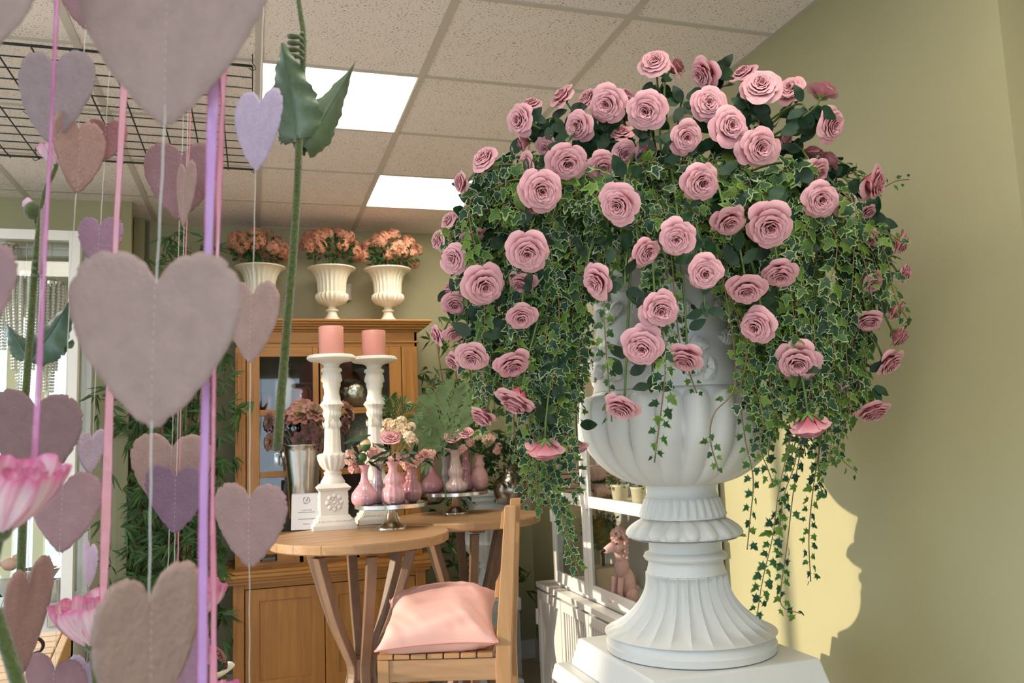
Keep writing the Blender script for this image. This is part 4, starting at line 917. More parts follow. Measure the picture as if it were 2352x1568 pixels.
def spray(key, lb, items, leaves, col=(.06, .16, .05)):
    """items: kind, picture x, y, radius px, depth shift"""
    B = VT[key]; t = thing('flower_spray', lb, 'flowers', B-Vector((0, 0, .03)), group=None); O = B-Vector((0, 0, .03)); D0 = (B-CAM).dot(CF); sc = D0/F
    st = MB()
    for kind, x, y, r, dd in items:
        P = atD(x, y, D0+dd)-O; st.tube(bez(Vector((0, 0, 0)), Vector((0, 0, .05)), P-Vector((0, 0, .04)), P, 6), .0018, 5)
        if kind == 'r':
            fz = ((CAM-(P+O)).normalized()*.6+Vector((0, 0, .7))).normalized(); s_ = r*sc*1.5
            inst(HEARTS[int(x) % 5], 'bloom', t, Matrix.Translation(P)@frame(fz)@Matrix.Scale(s_, 4))
        elif kind == 'b':
            MB().blob(P, (r*sc, r*sc, r*sc*1.15), 10, 7).build('bud', M('peach_bud', (.80, .55, .33), .6, var=.2, vscale=30), t)
            MB().lathe([(.002, -r*sc*1.4), (r*sc*.8, -r*sc*.8), (r*sc*1.03, -r*sc*.1), (r*sc*.9, 0)], 10, o=P).build('calyx', mfol, t)
        elif kind == 'g':
            MB().blob(P, (r*sc, r*sc, r*sc), 8, 6).build('green_bud', mfol, t)
        else:
            inst(FB[int(kind)], 'blossom', t, Matrix.Translation(P)@Matrix.Rotation(x, 4, 'Z')@Matrix.Scale(r*sc*1.3, 4))
    st.build('stems', mstem, t)
    for x, y, ax, ay, L_ in leaves:
        P = atD(x, y, D0)-O; ld = (CR*ax-CU*ay).normalized(); nrm = Vector((.2, -.5, .8)); T = frame(nrm-ld*nrm.dot(ld), ld); T.translation = P
        st_ = inst(RLEAF[int(x) % 4], 'leaf', t, T@Matrix.Diagonal((L_*sc*1.15, L_*sc*.7, L_*sc, 1)))
spray('a', 'pale pink blossoms, a peach bud and green leaves in the left bottle vase', [('b', 839, 1020, 13, 0), ('1', 805, 1055, 13, 0), ('2', 812, 1075, 12, 0), ('1', 818, 1030, 10, .03), ('2', 855, 1040, 13, .04), ('g', 832, 1050, 11, 0), ('1', 803, 1040, 9, .02)], [(838, 1050, -1, .1, 40), (850, 1055, 1, -.4, 42), (835, 1010, -.9, .5, 36), (845, 1060, .6, .3, 34), (852, 1000, -1, .3, 60), (825, 1045, -.5, -1, 34)])
spray('b', 'small pink blossom sprig in the slim lilac vase', [('2', 872, 1045, 12, 0), ('1', 860, 1030, 9, .02)], [(868, 1050, -.4, -1, 30), (868, 1052, .8, -.5, 34)])
spray('c', 'cream and pink peony spray above the pumpkin gourd vase', [('r', 898, 1012, 26, 0), ('0', 912, 978, 15, 0), ('0', 893, 975, 14, .02), ('0', 930, 985, 13, 0), ('0', 940, 1005, 14, -.02), ('0', 948, 1015, 12, 0), ('0', 922, 968, 12, .03), ('1', 885, 992, 11, .03), ('0', 945, 980, 10, .02), ('2', 910, 1050, 12, 0), ('1', 898, 1055, 9, 0)], [(905, 1045, 1, -.25, 50), (905, 1050, 1, .15, 46), (900, 1048, -.9, .3, 44), (902, 1040, -.6, .8, 34), (925, 1030, .8, .5, 36), (890, 1030, -1, -.3, 34)])
spray('d', 'peach and coral blossoms in the dark rose bulb vase', [('1', 938, 1068, 13, 0), ('2', 955, 1060, 15, 0), ('1', 963, 1052, 12, 0), ('2', 975, 1045, 13, .03), ('1', 985, 1055, 10, .03), ('g', 945, 1045, 9, 0), ('1', 992, 1040, 9, .04)], [(950, 1050, .2, -1, 34), (955, 1060, 1, -.2, 40), (965, 1050, 1, .5, 36)])
spray('e', 'few coral buds rising from the small salmon vase', [('2', 925, 1060, 9, 0), ('2', 930, 1045, 8, 0)], [(925, 1070, .6, -.8, 28), (922, 1070, -.6, -.8, 28)])
spray('f', 'dark leafy twig in the dusky rose bottle vase', [('1', 990, 1030, 10, 0), ('g', 1000, 1035, 8, 0)], [(994, 1045, -.3, -1, 40), (996, 1045, .7, -.8, 44), (994, 1042, -1, -.4, 36), (996, 1040, 1, -.1, 40)])
spray('g', 'green leaf sprig in the slim mauve vase', [('1', 1028, 1035, 8, 0)], [(1025, 1040, -.4, -1, 40), (1026, 1040, .4, -1, 44), (1026, 1038, .9, -.3, 34)])
spray('h', 'dusky pink garden rose leaning from the pale nude vase', [('r', 1040, 1010, 23, 0), ('2', 1060, 1035, 11, 0), ('1', 1065, 1028, 9, 0)], [(1048, 1030, -1, -.3, 40), (1050, 1030, .8, .2, 34), (1046, 1032, -.7, .5, 30)])
spray('i', 'second dusky rose and peach florets in the plum gourd vase', [('r', 1070, 1000, 21, 0), ('0', 1088, 1005, 12, 0), ('0', 1100, 998, 11, 0), ('1', 1080, 1015, 11, -.02), ('1', 1110, 1005, 10, .02)], [(1072, 1025, .8, -.3, 38), (1070, 1028, -.8, -.4, 34)])
spray('j', 'peach blossoms and round green leaves in the salmon bulb vase', [('0', 1118, 1010, 11, 0), ('1', 1128, 1005, 10, 0), ('2', 1140, 1035, 9, 0), ('2', 1145, 1025, 8, 0)], [(1103, 1040, -.3, -1, 38), (1105, 1040, .9, -.5, 44), (1106, 1042, 1, .1, 40), (1104, 1040, -.9, -.2, 34)])
# ice bucket with artificial succulents
P = atZ(699, 1188, TZ); P = Vector((P.x, P.y, TZ)); sc = (P-CAM).dot(CF)/F
bk = thing('ice_bucket', 'tall silver bucket of succulents at the back of the near table', 'bucket', P)
def bz(y): return zat(P.x, P.y, y)-P.z
BY = 1135
# the bucket stands on the near table; its base is hidden by the card
MB().lathe([(34*sc, 0), (35*sc, .004), (38*sc, bz(1100)), (46*sc, bz(1035)), (47*sc, bz(1026)), (50*sc, bz(1023)), (50*sc, bz(1021)), (46*sc, bz(1022)), (36*sc, bz(1100)), (.001, .02)], 48, cap=False).build('bucket_body', msilver, bk, sharp=50)
for s_ in (-1, 1):
    h = MB().box((s_*46*sc-.006, -.012, bz(1050)), (s_*46*sc+.006, .012, bz(1035))).build('handle_bracket', msilver2, bk, bevel=.003)
    q = [Vector((s_*50*sc, cos(a)*.018, bz(1058)-.0+sin(a)*.024)) for a in [2*pi*i/16 for i in range(17)]]
    MB().tube(q, .0035, 6, cap=False).build('ring_handle', msilver2, bk)
def succulent_mesh(seed, ca, cb):
    q = random.Random(seed); mb = MB()
    for k, (R, n, H) in enumerate(((.25, 5, .42), (.45, 7, .36), (.7, 8, .22), (1.0, 9, .04))):
        for i in range(n):
            a = 2*pi*(i+.5*(k % 2))/n+q.uniform(-.1, .1); T = Matrix.Rotation(a, 4, 'Z'); t = k/3
            c = tuple(ca[j]+(cb[j]-ca[j])*t for j in range(3)); edge = tuple(min(1, x*.6+.02) for x in (cb[0]*1.3, cb[1]*.8, cb[2]*1.1))
            mb.grid(lambda u, v: T@Vector((.05+R*v, (u-.5)*(.34+.2*t)*sin(pi*(.15+.75*v))*1.6*(R*.6+.25), H*v**1.2+.08*abs(u-.5)*2-.1*v*v*t)), 3, 4, cf=lambda u, v: tuple(c[j]*(1-v**2)+edge[j]*v**2 for j in range(3)))
    return mb.mesh('rosette', M('succulent', (1, 1, 1), .55, attr='Col'))
SU = [succulent_mesh(1, (.38, .40, .13), (.44, .22, .15)), succulent_mesh(2, (.36, .30, .13), (.36, .19, .14)), succulent_mesh(3, (.26, .24, .13), (.26, .14, .12))]
SUC = [(692, 950, 32, 0, 'large green-centred'), (665, 957, 24, 1, 'olive centred'), (722, 945, 28, 1, 'flat coppery'), (695, 933, 26, 0, 'topmost'), (640, 960, 20, 1, 'orange edged'), (618, 968, 20, 2, 'leftmost drooping'), (694, 1012, 24, 2, 'dark plum low'), (664, 1008, 22, 2, 'dusky low left'),
       (620, 1015, 20, 1, 'pink edged low left'), (730, 975, 22, 1, 'right-hand'), (735, 1010, 22, 2, 'dark low right'), (640, 990, 20, 2, 'dark mid left'), (800, 942, 24, 1, 'far right reaching'), (793, 975, 20, 2, 'far right lower'), (712, 990, 20, 2, 'dark centre')]
for x, y, r, k, nm in SUC:
    Q = atD(x, y, (P-CAM).dot(CF)+rnd.uniform(-.08, .08)); s_ = r*sc*1.05
    t = thing('artificial_succulent', nm+' artificial succulent rosette in the silver bucket', 'succulent', Q, group='succulents in the bucket')
    fz = (Vector(((Q.x-P.x)*4, -.5, .5 if y < 965 else .05))).normalized()
    inst(SU[k], 'rosette', t, frame(fz)@Matrix.Rotation(x, 4, 'Z')@Matrix.Scale(s_, 4))
    root = Vector((P.x, P.y, P.z+bz(1060)))+Vector(((Q.x-P.x)*.3, 0, 0))-Q
    MB().tube(bez(Vector((0, 0, 0)), -fz*.05, root+Vector((0, 0, .12)), root, 8), .0045, 6).build('succulent_stem', M('grey_green', (.16, .22, .13), .6), t)
# card on the near table
P = atZ(703, 1216, TZ); sc = (P-CAM).dot(CF)/F; cd = thing('name_card', 'white printed card with a ring emblem on the near table', 'card', P, rz=-.25)
wc, hc = 34*sc, 80*sc
MB().box((-wc, 0, 0), (wc, .0015, hc), T=Matrix.Rotation(-.12, 4, 'X')).box((-wc, .056, 0), (wc, .0575, hc*.97), T=Matrix.Rotation(.20, 4, 'X')).build('card_sheet', M('card_stock', (.55, .54, .56), .6), cd, smooth=False)
ink = MB(); TT = Matrix.Rotation(-.12, 4, 'X')
for i in range(20):
    a0, a1 = 2*pi*i/22+1.9, 2*pi*(i+1)/22+1.9; r1, r2 = .0135, .0165+.001*sin(i)
    ink.add([TT@Vector((cos(a)*r, -.0006, hc*.83+sin(a)*r)) for a, r in ((a0, r1), (a0, r2), (a1, r2), (a1, r1))], [(0, 1, 2, 3)])
ink.add([TT@Vector((x, -.0006, hc*.83+z)) for x, z in ((-.004, -.004), (.002, -.006), (.010, .014), (.006, .012))], [(0, 1, 2, 3)])
for z, w in ((.55, .35), (.49, .62), (.30, .60), (.16, .22)):
    x = -w*wc*.9
    while x < w*wc*.9:
        l_ = rnd.uniform(.003, .009); ink.add([TT@Vector((a, -.0006, hc*z+b)) for a, b in ((x, -.0016), (x+l_, -.0016), (x+l_, .0016), (x, .0016))], [(0, 1, 2, 3)]); x += l_+.0015
ink.build('printing', M('grey_ink', (.16, .16, .17), .7), cd, smooth=False)['kind'] = 'stuff'
# metal bowl and round metal vase on the rear table
P = atZ(990, 1158, TZ); sc = (P-CAM).dot(CF)/F
t = thing('metal_bowl', 'bronze metal bowl behind the rear cake stand foot', 'bowl', P); MB().lathe([(.03, 0), (22*sc, .002), (33*sc, .03), (36*sc, .075), (36*sc, .08), (34*sc, .078), (28*sc, .02), (.001, .012)], 40).build('bowl_body', mpewter, t, sharp=60)
P = atZ(1174, 1158, TZ); sc = (P-CAM).dot(CF)/F; VZ = P.copy()
t = thing('metal_vase', 'round bronze jug vase on the rear table behind the chair post', 'vase', P)
MB().lathe([(20*sc, 0), (30*sc, .008), (39*sc, .05), (42*sc, .09), (38*sc, .13), (24*sc, .165), (15*sc, .185), (15*sc, .215), (20*sc, .23), (18*sc, .23), (13*sc, .2)], 40).build('jug_body', mpewter, t, sharp=60)
MB().tube(bez(Vector((-34*sc, 0, .14)), Vector((-52*sc, 0, .19)), Vector((-30*sc, 0, .24)), Vector((-15*sc, 0, .2)), 8), .005, 8).build('jug_handle', mpewter, t)
mdark = M('dark_foliage', (.025, .08, .02), .5, var=.5, vscale=20, trans=.15)
g = thing('greenery_bunch', 'dark leafy greenery filling the round bronze vase', 'plant', P+Vector((0, 0, .22))); leafcloud(520, (.21, .16, .20), (.025, .05), 5, up=.4).build('foliage', mdark, g, smooth=False)['kind'] = 'stuff'
MB().tube([(0, 0, -.06), (0, 0, .06)], .012, 6).build('stems', mstem, g)
# split-leaf fern between the tables
def fern(px, py, D, fr, lb, mat, w=1.0):
    P = atD(px, py, D); t = thing('fern_spray', lb, 'plant', P); MB().tube([(0, 0, 0), (0, 0, TZ-P.z+.001)], .003, 5).build('stems', mat, t)
    for ex, ey, wd in fr:
        E_ = atD(ex, ey, D-.05)-P; cv = bez(Vector((0, 0, 0)), E_*.4+Vector((0, 0, .06)), E_*.8+Vector((0, 0, .05)), E_, 12); mb = MB().tube(cv, .002, 4)
        for i in range(2, 13):
            for s_ in (-1, 1):
                d = (cv[i]-cv[i-1]).normalized(); sd = d.cross(-CF).normalized()*s_; L_ = wd*(.4+.8*sin(pi*i/13)); e = cv[i]+(sd*.8+d*.8).normalized()*L_
                wv = d*.008*w
                mb.add([cv[i]-wv*.5, (cv[i]+e)/2+wv+sd*.003, e, (cv[i]+e)/2-wv], [(0, 1, 2, 3)])
        mb.build('frond', mat, t, smooth=False)
mfern = M('fern_green', (.24, .38, .17), .5, var=.3, vscale=20, trans=.25)
fern(1020, 1030, 4.25, [(965, 925, .06), (1000, 900, .07), (1045, 890, .08), (1075, 900, .08), (950, 975, .05), (930, 1015, .05), (985, 985, .06), (1100, 950, .06), (960, 1040, .06), (975, 1078, .04)], 'pale split-leaf fern spray between the two cake stands', mfern, 2.4)
fern(905, 985, 4.15, [(895, 915, .05), (880, 945, .05), (935, 930, .05), (960, 960, .05)], 'darker leafy sprig behind the second candlestick', M('dk_leaf', (.05, .14, .04), .5, trans=.2), 1.3)
# white ornamental urns on a column under the rear table
P = Vector((atD(1120, 1400, 4.75).x, atD(1120, 1400, 4.75).y, 0)); sc = (P+Vector((0, 0, .9))-CAM).dot(CF)/F
mchalk = M('chalk_grey', (.62, .64, .62), .6)
t = thing('column_pedestal', 'white square column pedestal seen below the rear table', 'pedestal', P)
def pz(y): return zat(P.x, P.y, y)
q_ = 62*sc
for nm_, a, y0, y1 in (('column_cap', q_, 1395, 1368), ('column_neck', q_*.86, 1412, 1395), ('column_shaft', q_*.74, None, 1412), ('column_foot', q_*1.0, 0, None)):
    z0_ = pz(y0) if y0 else 0; z1_ = pz(y1) if y1 else .1
    MB().box((-a, -a, z0_), (a, a, z1_)).build(nm_, mchalk, t, smooth=False, bevel=.006)
u = thing('ornamental_urn', 'fluted white urn on the column below the rear table', 'urn', Vector((P.x, P.y, pz(1368))))
zz = lambda y: pz(y)-pz(1368)
MB().lathe([(40*sc, 0), (40*sc, .01), (30*sc, zz(1345)), (16*sc, zz(1320)), (12*sc, zz(1305)), (18*sc, zz(1300)), (12*sc, zz(1292)), (24*sc, zz(1280)), (44*sc, zz(1262)), (50*sc, zz(1245)), (46*sc, zz(1240)), (44*sc, zz(1215)), (50*sc, zz(1205)), (44*sc, zz(1205))], 72, lambda a, r, z: 1+.03*cos(a*18)).build('urn_cup', mchalk, u, sharp=50)
# white box stand behind the rear table
P = atY(1118, 1150, 4.95); t = thing('white_side_stand', 'white moulded stand top glimpsed behind the rear cake stand', 'stand', Vector((P.x+.03, 4.98, 0)))
za = zat(t.location.x, 4.98, 1128)
MB().box((-.16, -.14, za-.02), (.16, .14, za)).box((-.15, -.13, za-.05), (.15, .13, za-.02)).build('stand_top', mchalk, t, smooth=False, bevel=.004)
MB().box((-.13, -.11, 0), (.13, .11, za-.05)).build('stand_body', mchalk, t, smooth=False)
# ------------------------------------------------------------------ chair and cushion
mch = wood('chair_teak', (.52, .30, .14), (.42, .23, .10), (1, 1, 10), 4, .45); mchx = wood('chair_teak_flat', (.50, .30, .16), (.38, .22, .11), (10, 1, 1), 4, .45)
P = atD(1003, 1512, 3.15); SZ = P.z; ang = -YAW-.05
ch = thing('wooden_chair', 'plain teak chair with slatted seat facing left', 'chair', (P.x, P.y, 0), ang); k_ = 3.15/F
a_ = 138*k_
for x0, y0 in ((-a_+.0, 0), (-a_+.0, .38)): MB().box((x0, y0, 0), (x0+.045, y0+.045, SZ-.002)).build('leg', mch, ch, smooth=False, bevel=.003)
def post(y0):
    xb, xt = a_-.005, a_+.052; zt_ = zat(P.x, P.y, 1168); vs = []
    for x, z, w in ((xb, 0, .058), (xb, SZ-.03, .060), (xb+.006, SZ+.06, .060), (xt, zt_, .045)):
        vs += [(x, y0, z), (x+w, y0, z), (x+w, y0+.05, z), (x, y0+.05, z)]
    fs = [(4*j+k, 4*j+(k+1) % 4, 4*j+4+(k+1) % 4, 4*j+4+k) for j in range(3) for k in range(4)]+[(3, 2, 1, 0), (12, 13, 14, 15)]
    return MB().add(vs, fs)
post(-.005).build('back_post', mch, ch, smooth=False, bevel=.003); post(.38).build('back_post', mch, ch, smooth=False, bevel=.003)
MB().box((-a_+.04, .005, SZ-.085), (a_-.0, .03, SZ-.004)).build('seat_rail', mchx, ch, smooth=False, bevel=.002)
MB().box((-a_+.04, .395, SZ-.085), (a_-.0, .42, SZ-.004)).build('seat_rail', mchx, ch, smooth=False, bevel=.002)
MB().box((-a_+.008, .045, SZ-.075), (-a_+.033, .38, SZ-.004)).build('front_rail', mchx, ch, smooth=False, bevel=.002)
for k in range(7):
    x0 = -a_+.002+k*(2*a_-.01)/7; MB().box((x0, -.004, SZ), (x0+(2*a_-.01)/7-.006, .43, SZ+.018)).build('seat_slat', mch, ch, smooth=False, bevel=.002)
zt_ = zat(P.x, P.y, 1168)
def xb_at(z): return a_-.035+(z-SZ-.06)/(zt_-SZ-.06)*.063
for f0, f1 in ((.3, .42), (.82, .95)):
    z0_, z1_ = SZ+.06+(zt_-SZ-.06)*f0, SZ+.06+(zt_-SZ-.06)*f1; x0, x1 = xb_at(z0_)+.012, xb_at(z1_)+.012
    MB().add([(x0, .045, z0_), (x0+.018, .045, z0_), (x0+.018, .38, z0_), (x0, .38, z0_), (x1, .045, z1_), (x1+.018, .045, z1_), (x1+.018, .38, z1_), (x1, .38, z1_)], [(0,3,2,1),(4,5,6,7),(0,1,5,4),(1,2,6,5),(2,3,7,6),(3,0,4,7)]).build('back_rail', mch, ch, smooth=False, bevel=.002)
mcu = M('pink_cotton', (.84, .50, .44), .8, bump=.3, bscale=22, col2=(.81, .46, .42), vscale=3)
cu = thing('cushion', 'square pale pink piped cushion lying on the chair seat', 'cushion', (P.x, P.y, SZ+.02), ang)
def pil(u, v, s):
    x, y = u*2-1, v*2-1; pin = 1-.13*(1-abs(x)**2.2)*abs(y)**3-.0; pin2 = 1-.13*(1-abs(y)**2.2)*abs(x)**3
    h = (max(0, 1-abs(x)**2.6)*max(0, 1-abs(y)**2.6))**.55
    wr = .014*sin(x*9+y*5)*abs(x)**2+.008*sin(y*13-x*7)*abs(y)**3+.007*sin(x*23+y*17)*(abs(x*y))+.004*sin(x*6-y*19)*abs(y)
    X, Y, Z = x*.235*pin2, y*.215*pin, s*(.098*h)+(wr*h*1.2)
    if s > 0: Z += .035*h*max(0, y)
    return Vector((X, Y, Z))
CT = Matrix.Translation((-.005, .165, .088))@Matrix.Rotation(radians(15), 4, 'X')@Matrix.Rotation(radians(-1), 4, 'Y')@Matrix.Rotation(.06, 4, 'Z')
def pil2(u, v, s):
    p = CT@pil(u, v, s); 
    return Vector((p.x, p.y, max(p.z, .001)))
MB().grid(lambda u, v: pil2(u, v, 1), 36, 36).grid(lambda u, v: pil2(1-u, v, -1), 36, 36).build('cushion_cover', mcu, cu)
ed = [pil2(t, 0, 1) for t in [i/30 for i in range(31)]]+[pil2(1, t, 1) for t in [i/30 for i in range(1, 31)]]+[pil2(1-t, 1, 1) for t in [i/30 for i in range(1, 31)]]+[pil2(0, 1-t, 1) for t in [i/30 for i in range(1, 31)]]
MB().tube(ed, .0035, 6).build('piping', M('pink_piping', (.74, .36, .33), .7), cu)
# ------------------------------------------------------------------ white glazed cabinet on the right
VX, VXL = 1.49, 1.44; VY0, VY1 = 2.95, 4.13
mw = M('white_metal', (.80, .79, .76), .35)
def vz(px, py, X=VX): return atX(px, py, X).z
vb = vz(1400, 1395); vb = (atX(1262, 1337, VX).z+atX(1490, 1432, VX).z)/2; lt = vb-.004
vt = atX(1345, 830, VX).z
vc = thing('glazed_cabinet', 'white glazed display cabinet by the right wall behind the urn', 'cabinet', (VX, VY0, vb)); VW, VD, VH = VY1-VY0, XR-.01-VX, vt-vb
def vbx(name, bs, mat=mw, par=vc, bevel=.002):
    m = MB()
    for b in bs: m.box(*b)
    return m.build(name, mat, par, smooth=False, bevel=bevel)
vbx('bottom_board', [((0, 0, 0), (VD, VW, .03))]); vbx('top_board', [((0, 0, VH-.03), (VD, VW, VH))])
for x in (0, VD-.03):
    for y in (0, VW-.03): vbx('corner_post', [((x, y, .03), (x+.03, y+.03, VH-.03))])
shz = atX(1300, 1142, VX).z-vb
vbx('shelf', [((.01, .01, shz-.008), (VD-.01, VW-.01, shz+.006))], M('cream_shelf', (.74, .68, .56), .4))
vbx('cabinet_back', [((VD-.008, .01, .03), (VD, VW-.01, VH-.03))], M('cab_back', (.66, .66, .60), .5))
ymid = atX(1352, 1200, VX).y-VY0
for a, b in ((.006, ymid-.004), (ymid+.004, VW-.006)):
    d = thing('glass_door', None, None, (0, 0, 0)); d.parent = vc; fw = .045
    vbx('door_frame', [((-.016, a, .02), (0, a+fw, VH-.01)), ((-.016, b-fw, .02), (0, b, VH-.01)), ((-.016, a+fw, .02), (0, b-fw, .075)), ((-.016, a+fw, VH-.06), (0, b-fw, VH-.01)), ((-.016, a+fw, shz-.028), (0, b-fw, shz+.024))], mw, d)
    vbx('pane', [((-.010, a+fw, .075), (-.007, b-fw, shz-.028))], GL, d, 0); vbx('pane', [((-.010, a+fw, shz+.024), (-.007, b-fw, VH-.06))], GL, d, 0)
    yh = b+.004 if b > VW*.9 else a-.004
    vbx('hinge', [((-.022, yh-.012, .32), (-.002, yh+.008, .38))], mw, d)
vbx('end_pane', [((.03, .008, .03), (VD-.03, .011, VH-.03))], GL, vc, 0)
vbx('latch', [((-.03, ymid-.04, .42), (-.016, ymid-.02, .50))])
# low white cabinet it stands on
lc = thing('low_cabinet', 'low white cabinet with slatted doors under the glazed one', 'cabinet', (VXL, VY0-.1, 0)); LW, LDp = 4.28-(VY0-.1), XR-.01-VXL
def lb(name, bs, mat=mw, par=lc, bevel=.002):
    m = MB()
    for b in bs: m.box(*b)
    return m.build(name, mat, par, smooth=False, bevel=bevel)
lb('worktop', [((-.012, -.01, lt-.028), (LDp, LW+.01, lt))]); lb('carcass', [((.01, 0, .06), (LDp, LW, lt-.028))], M('white_inner', (.70, .70, .68), .5)); lb('plinth', [((.03, .02, 0), (LDp, LW-.02, .06))])
nd = 4; wd = LW/nd
for k in range(nd):
    a, b = k*wd+.004, (k+1)*wd-.004
    d = lb('cabinet_door', [((-.012, a, .07), (.008, a+.035, lt-.04)), ((-.012, b-.035, .07), (.008, b, lt-.04)), ((-.012, a+.035, .07), (.008, b-.035, .12)), ((-.012, a+.035, lt-.085), (.008, b-.035, lt-.04))])
    if k < nd-1:
        n = 9
        for i in range(n): y = a+.04+(b-a-.08)*(i+.5)/n; lb('slat', [((-.008, y-.007, .12), (.004, y+.007, lt-.085))], mw, d, .001)
    else: lb('door_panel', [((-.002, a+.035, .12), (.004, b-.035, lt-.085))], mw, d, 0)
lb('hinge', [((-.02, LW-.004, lt-.22), (.004, LW+.012, lt-.14))])
# things in the glazed cabinet
def incab(px, py, X, z): 
    P = atX(px, py, X); P.z = z; return P
Sz = vb+shz+.0065; Bz = vb+.0305; XC = 1.60
mtow = M('towel_pink', (.55, .36, .31), .9, bump=.9, bscale=60)
TW = [(1375, 1160, 0, 'lower'), (1375, 1160, 1, 'upper')]
for px_, nm_, zo in ((1300, 'lower folded dusty pink towel at the left of the shelf', 0), (1305, 'upper folded dusty pink towel at the left of the shelf', 1), (1395, 'rolled dusty pink towel lying under another in the right bay', 0), (1390, 'rolled dusty pink towel lying on top in the right bay', 1)):
    P = incab(px_, 1140, XC, Sz+zo*.077); t = thing('towel', nm_, 'towel', P, rz=.1, group='folded towels')
    if px_ < 1350:
        m = MB()
        for l_ in range(3): m.box((-.08, -.13, .002+l_*.024), (.08, .13, .023+l_*.024))
        o = m.build('folded_layers', mtow, t, bevel=.009)
    else:
        m = MB(); n = 60; vs = []
        for i in range(n+1):
            a = i/n*2*pi*3.2; r = .010+.030*i/n
            for y in (-.1, .1): vs.append((y*.8, 0+r*cos(a)*1.25, .038+r*sin(a)*.9))
        m.add(vs, [(2*i, 2*i+1, 2*i+3, 2*i+2) for i in range(n)]); o = m.build('rolled_cloth', mtow, t); md_ = o.modifiers.new('thick', 'SOLIDIFY'); md_.thickness = .006
mtop = M('box_leaf', (.09, .17, .03), .6, var=.6, vscale=60, trans=.1); mpotc = M('cream_pot', (.80, .70, .50), .5)
for px_, nm_ in ((1424, 'small boxwood ball in a cream pot on the cabinet shelf'), (1470, 'second small boxwood in a cream pot at the shelf end')):
    P = incab(px_, 1143, 1.56, Sz); t = thing('potted_boxwood', nm_, 'plant', P, group='potted boxwoods')
    MB().lathe([(.028, 0), (.032, .004), (.038, .065), (.040, .067), (.040, .075), (.036, .075), (.034, .06), (.001, .055)], 24).build('pot', mpotc, t, sharp=40)
    leafcloud(150, (.055, .055, .045), (.014, .024), int(px_), up=.3).build('foliage', mtop, t, smooth=False, loc=(0, 0, .10))['kind'] = 'stuff'
    MB().tube([(0, 0, .05), (0, 0, .1)], .004, 5).build('trunk', M('twig', (.12, .07, .04), .8), t)
P = incab(1388, 1338, 1.575, Bz); t = thing('topiary', 'two-ball topiary tree in a square cream wooden box', 'plant', P)
MB().box((-.065, -.065, 0), (.065, .065, .11)).box((-.058, -.058, .105), (.058, .058, .112)).build('wooden_box', wood('pale_box', (.72, .60, .42), (.66, .52, .36), (1, 10, 1)), t, smooth=False, bevel=.002)
MB().tube([(0, 0, .1), (.003, 0, .25), (0, 0, .5)], [.008, .007, .005], 7).build('trunk', M('twig', (.12, .07, .04), .8), t)
for z, r in ((.27, .095), (.47, .075)):
    o = leafcloud(420, (r, r, r), (.014, .024), int(z*100), up=0, flat=1).blob((0, 0, 0), r*.72, 12, 8).build('leaf_ball', mtop, t, smooth=False, loc=(0, 0, z)); o['kind'] = 'stuff'
# pink glazed poodle figurine
P = incab(1440, 1376, 1.555, Bz); t = thing('poodle_figurine', 'pink glazed seated poodle figurine in the glazed cabinet', 'figurine', P, rz=-1.3)
mpo = M('pink_glaze', (.82, .48, .46), .2, coat=.5, bump=.0)
mb = MB().blob((0, 0, .075), (.048, .04, .075), 16, 10).blob((0, -.02, .15), (.034, .032, .05), 14, 8).tube([(0, -.02, .16), (0, -.025, .20), (0, -.03, .235)], [.028, .024, .026], 12)
mb.blob((0, -.035, .245), (.034, .038, .034), 14, 9).tube([(0, -.05, .245), (0, -.08, .238), (0, -.105, .230), (0, -.112, .228)], [.026, .020, .015, .010], 12)
for s_ in (-1, 1):
    mb.tube([(s_*.022, -.045, .11), (s_*.022, -.055, .05), (s_*.022, -.055, .0)], [.015, .012, .013], 8); mb.blob((s_*.022, -.065, .01), (.014, .022, .011), 8, 6); mb.blob((s_*.038, .0, .03), (.022, .036, .032), 10, 7); mb.blob((s_*.036, -.025, .012), (.014, .03, .012), 8, 6)
mb.blob((0, .05, .05), (.014, .03, .014), 8, 6); mb.build('body', mpo, t)
q = random.Random(4); cu_ = MB()
for _ in range(90):
    d = Vector((q.gauss(0, 1), q.gauss(0, 1), q.gauss(0, 1)+.5)).normalized(); cu_.blob(Vector((0, -.025, .285))+d*.034, .0085, 6, 4)
for s_ in (-1, 1):
    for i in range(14): cu_.blob((s_*(.034+.004*sin(i)), -.02+.008*cos(i*2), .262-.0052*i), .0085, 6, 4)
cu_.build('curly_hair', mpo, t)
blk = M('black_glaze', (.01, .01, .01), .15)
MB().blob((0, -.115, .231), (.009, .008, .008), 8, 6).blob((.024, -.062, .256), .0045, 6, 5).blob((-.024, -.062, .256), .0045, 6, 5).build('nose_and_eyes', blk, t)
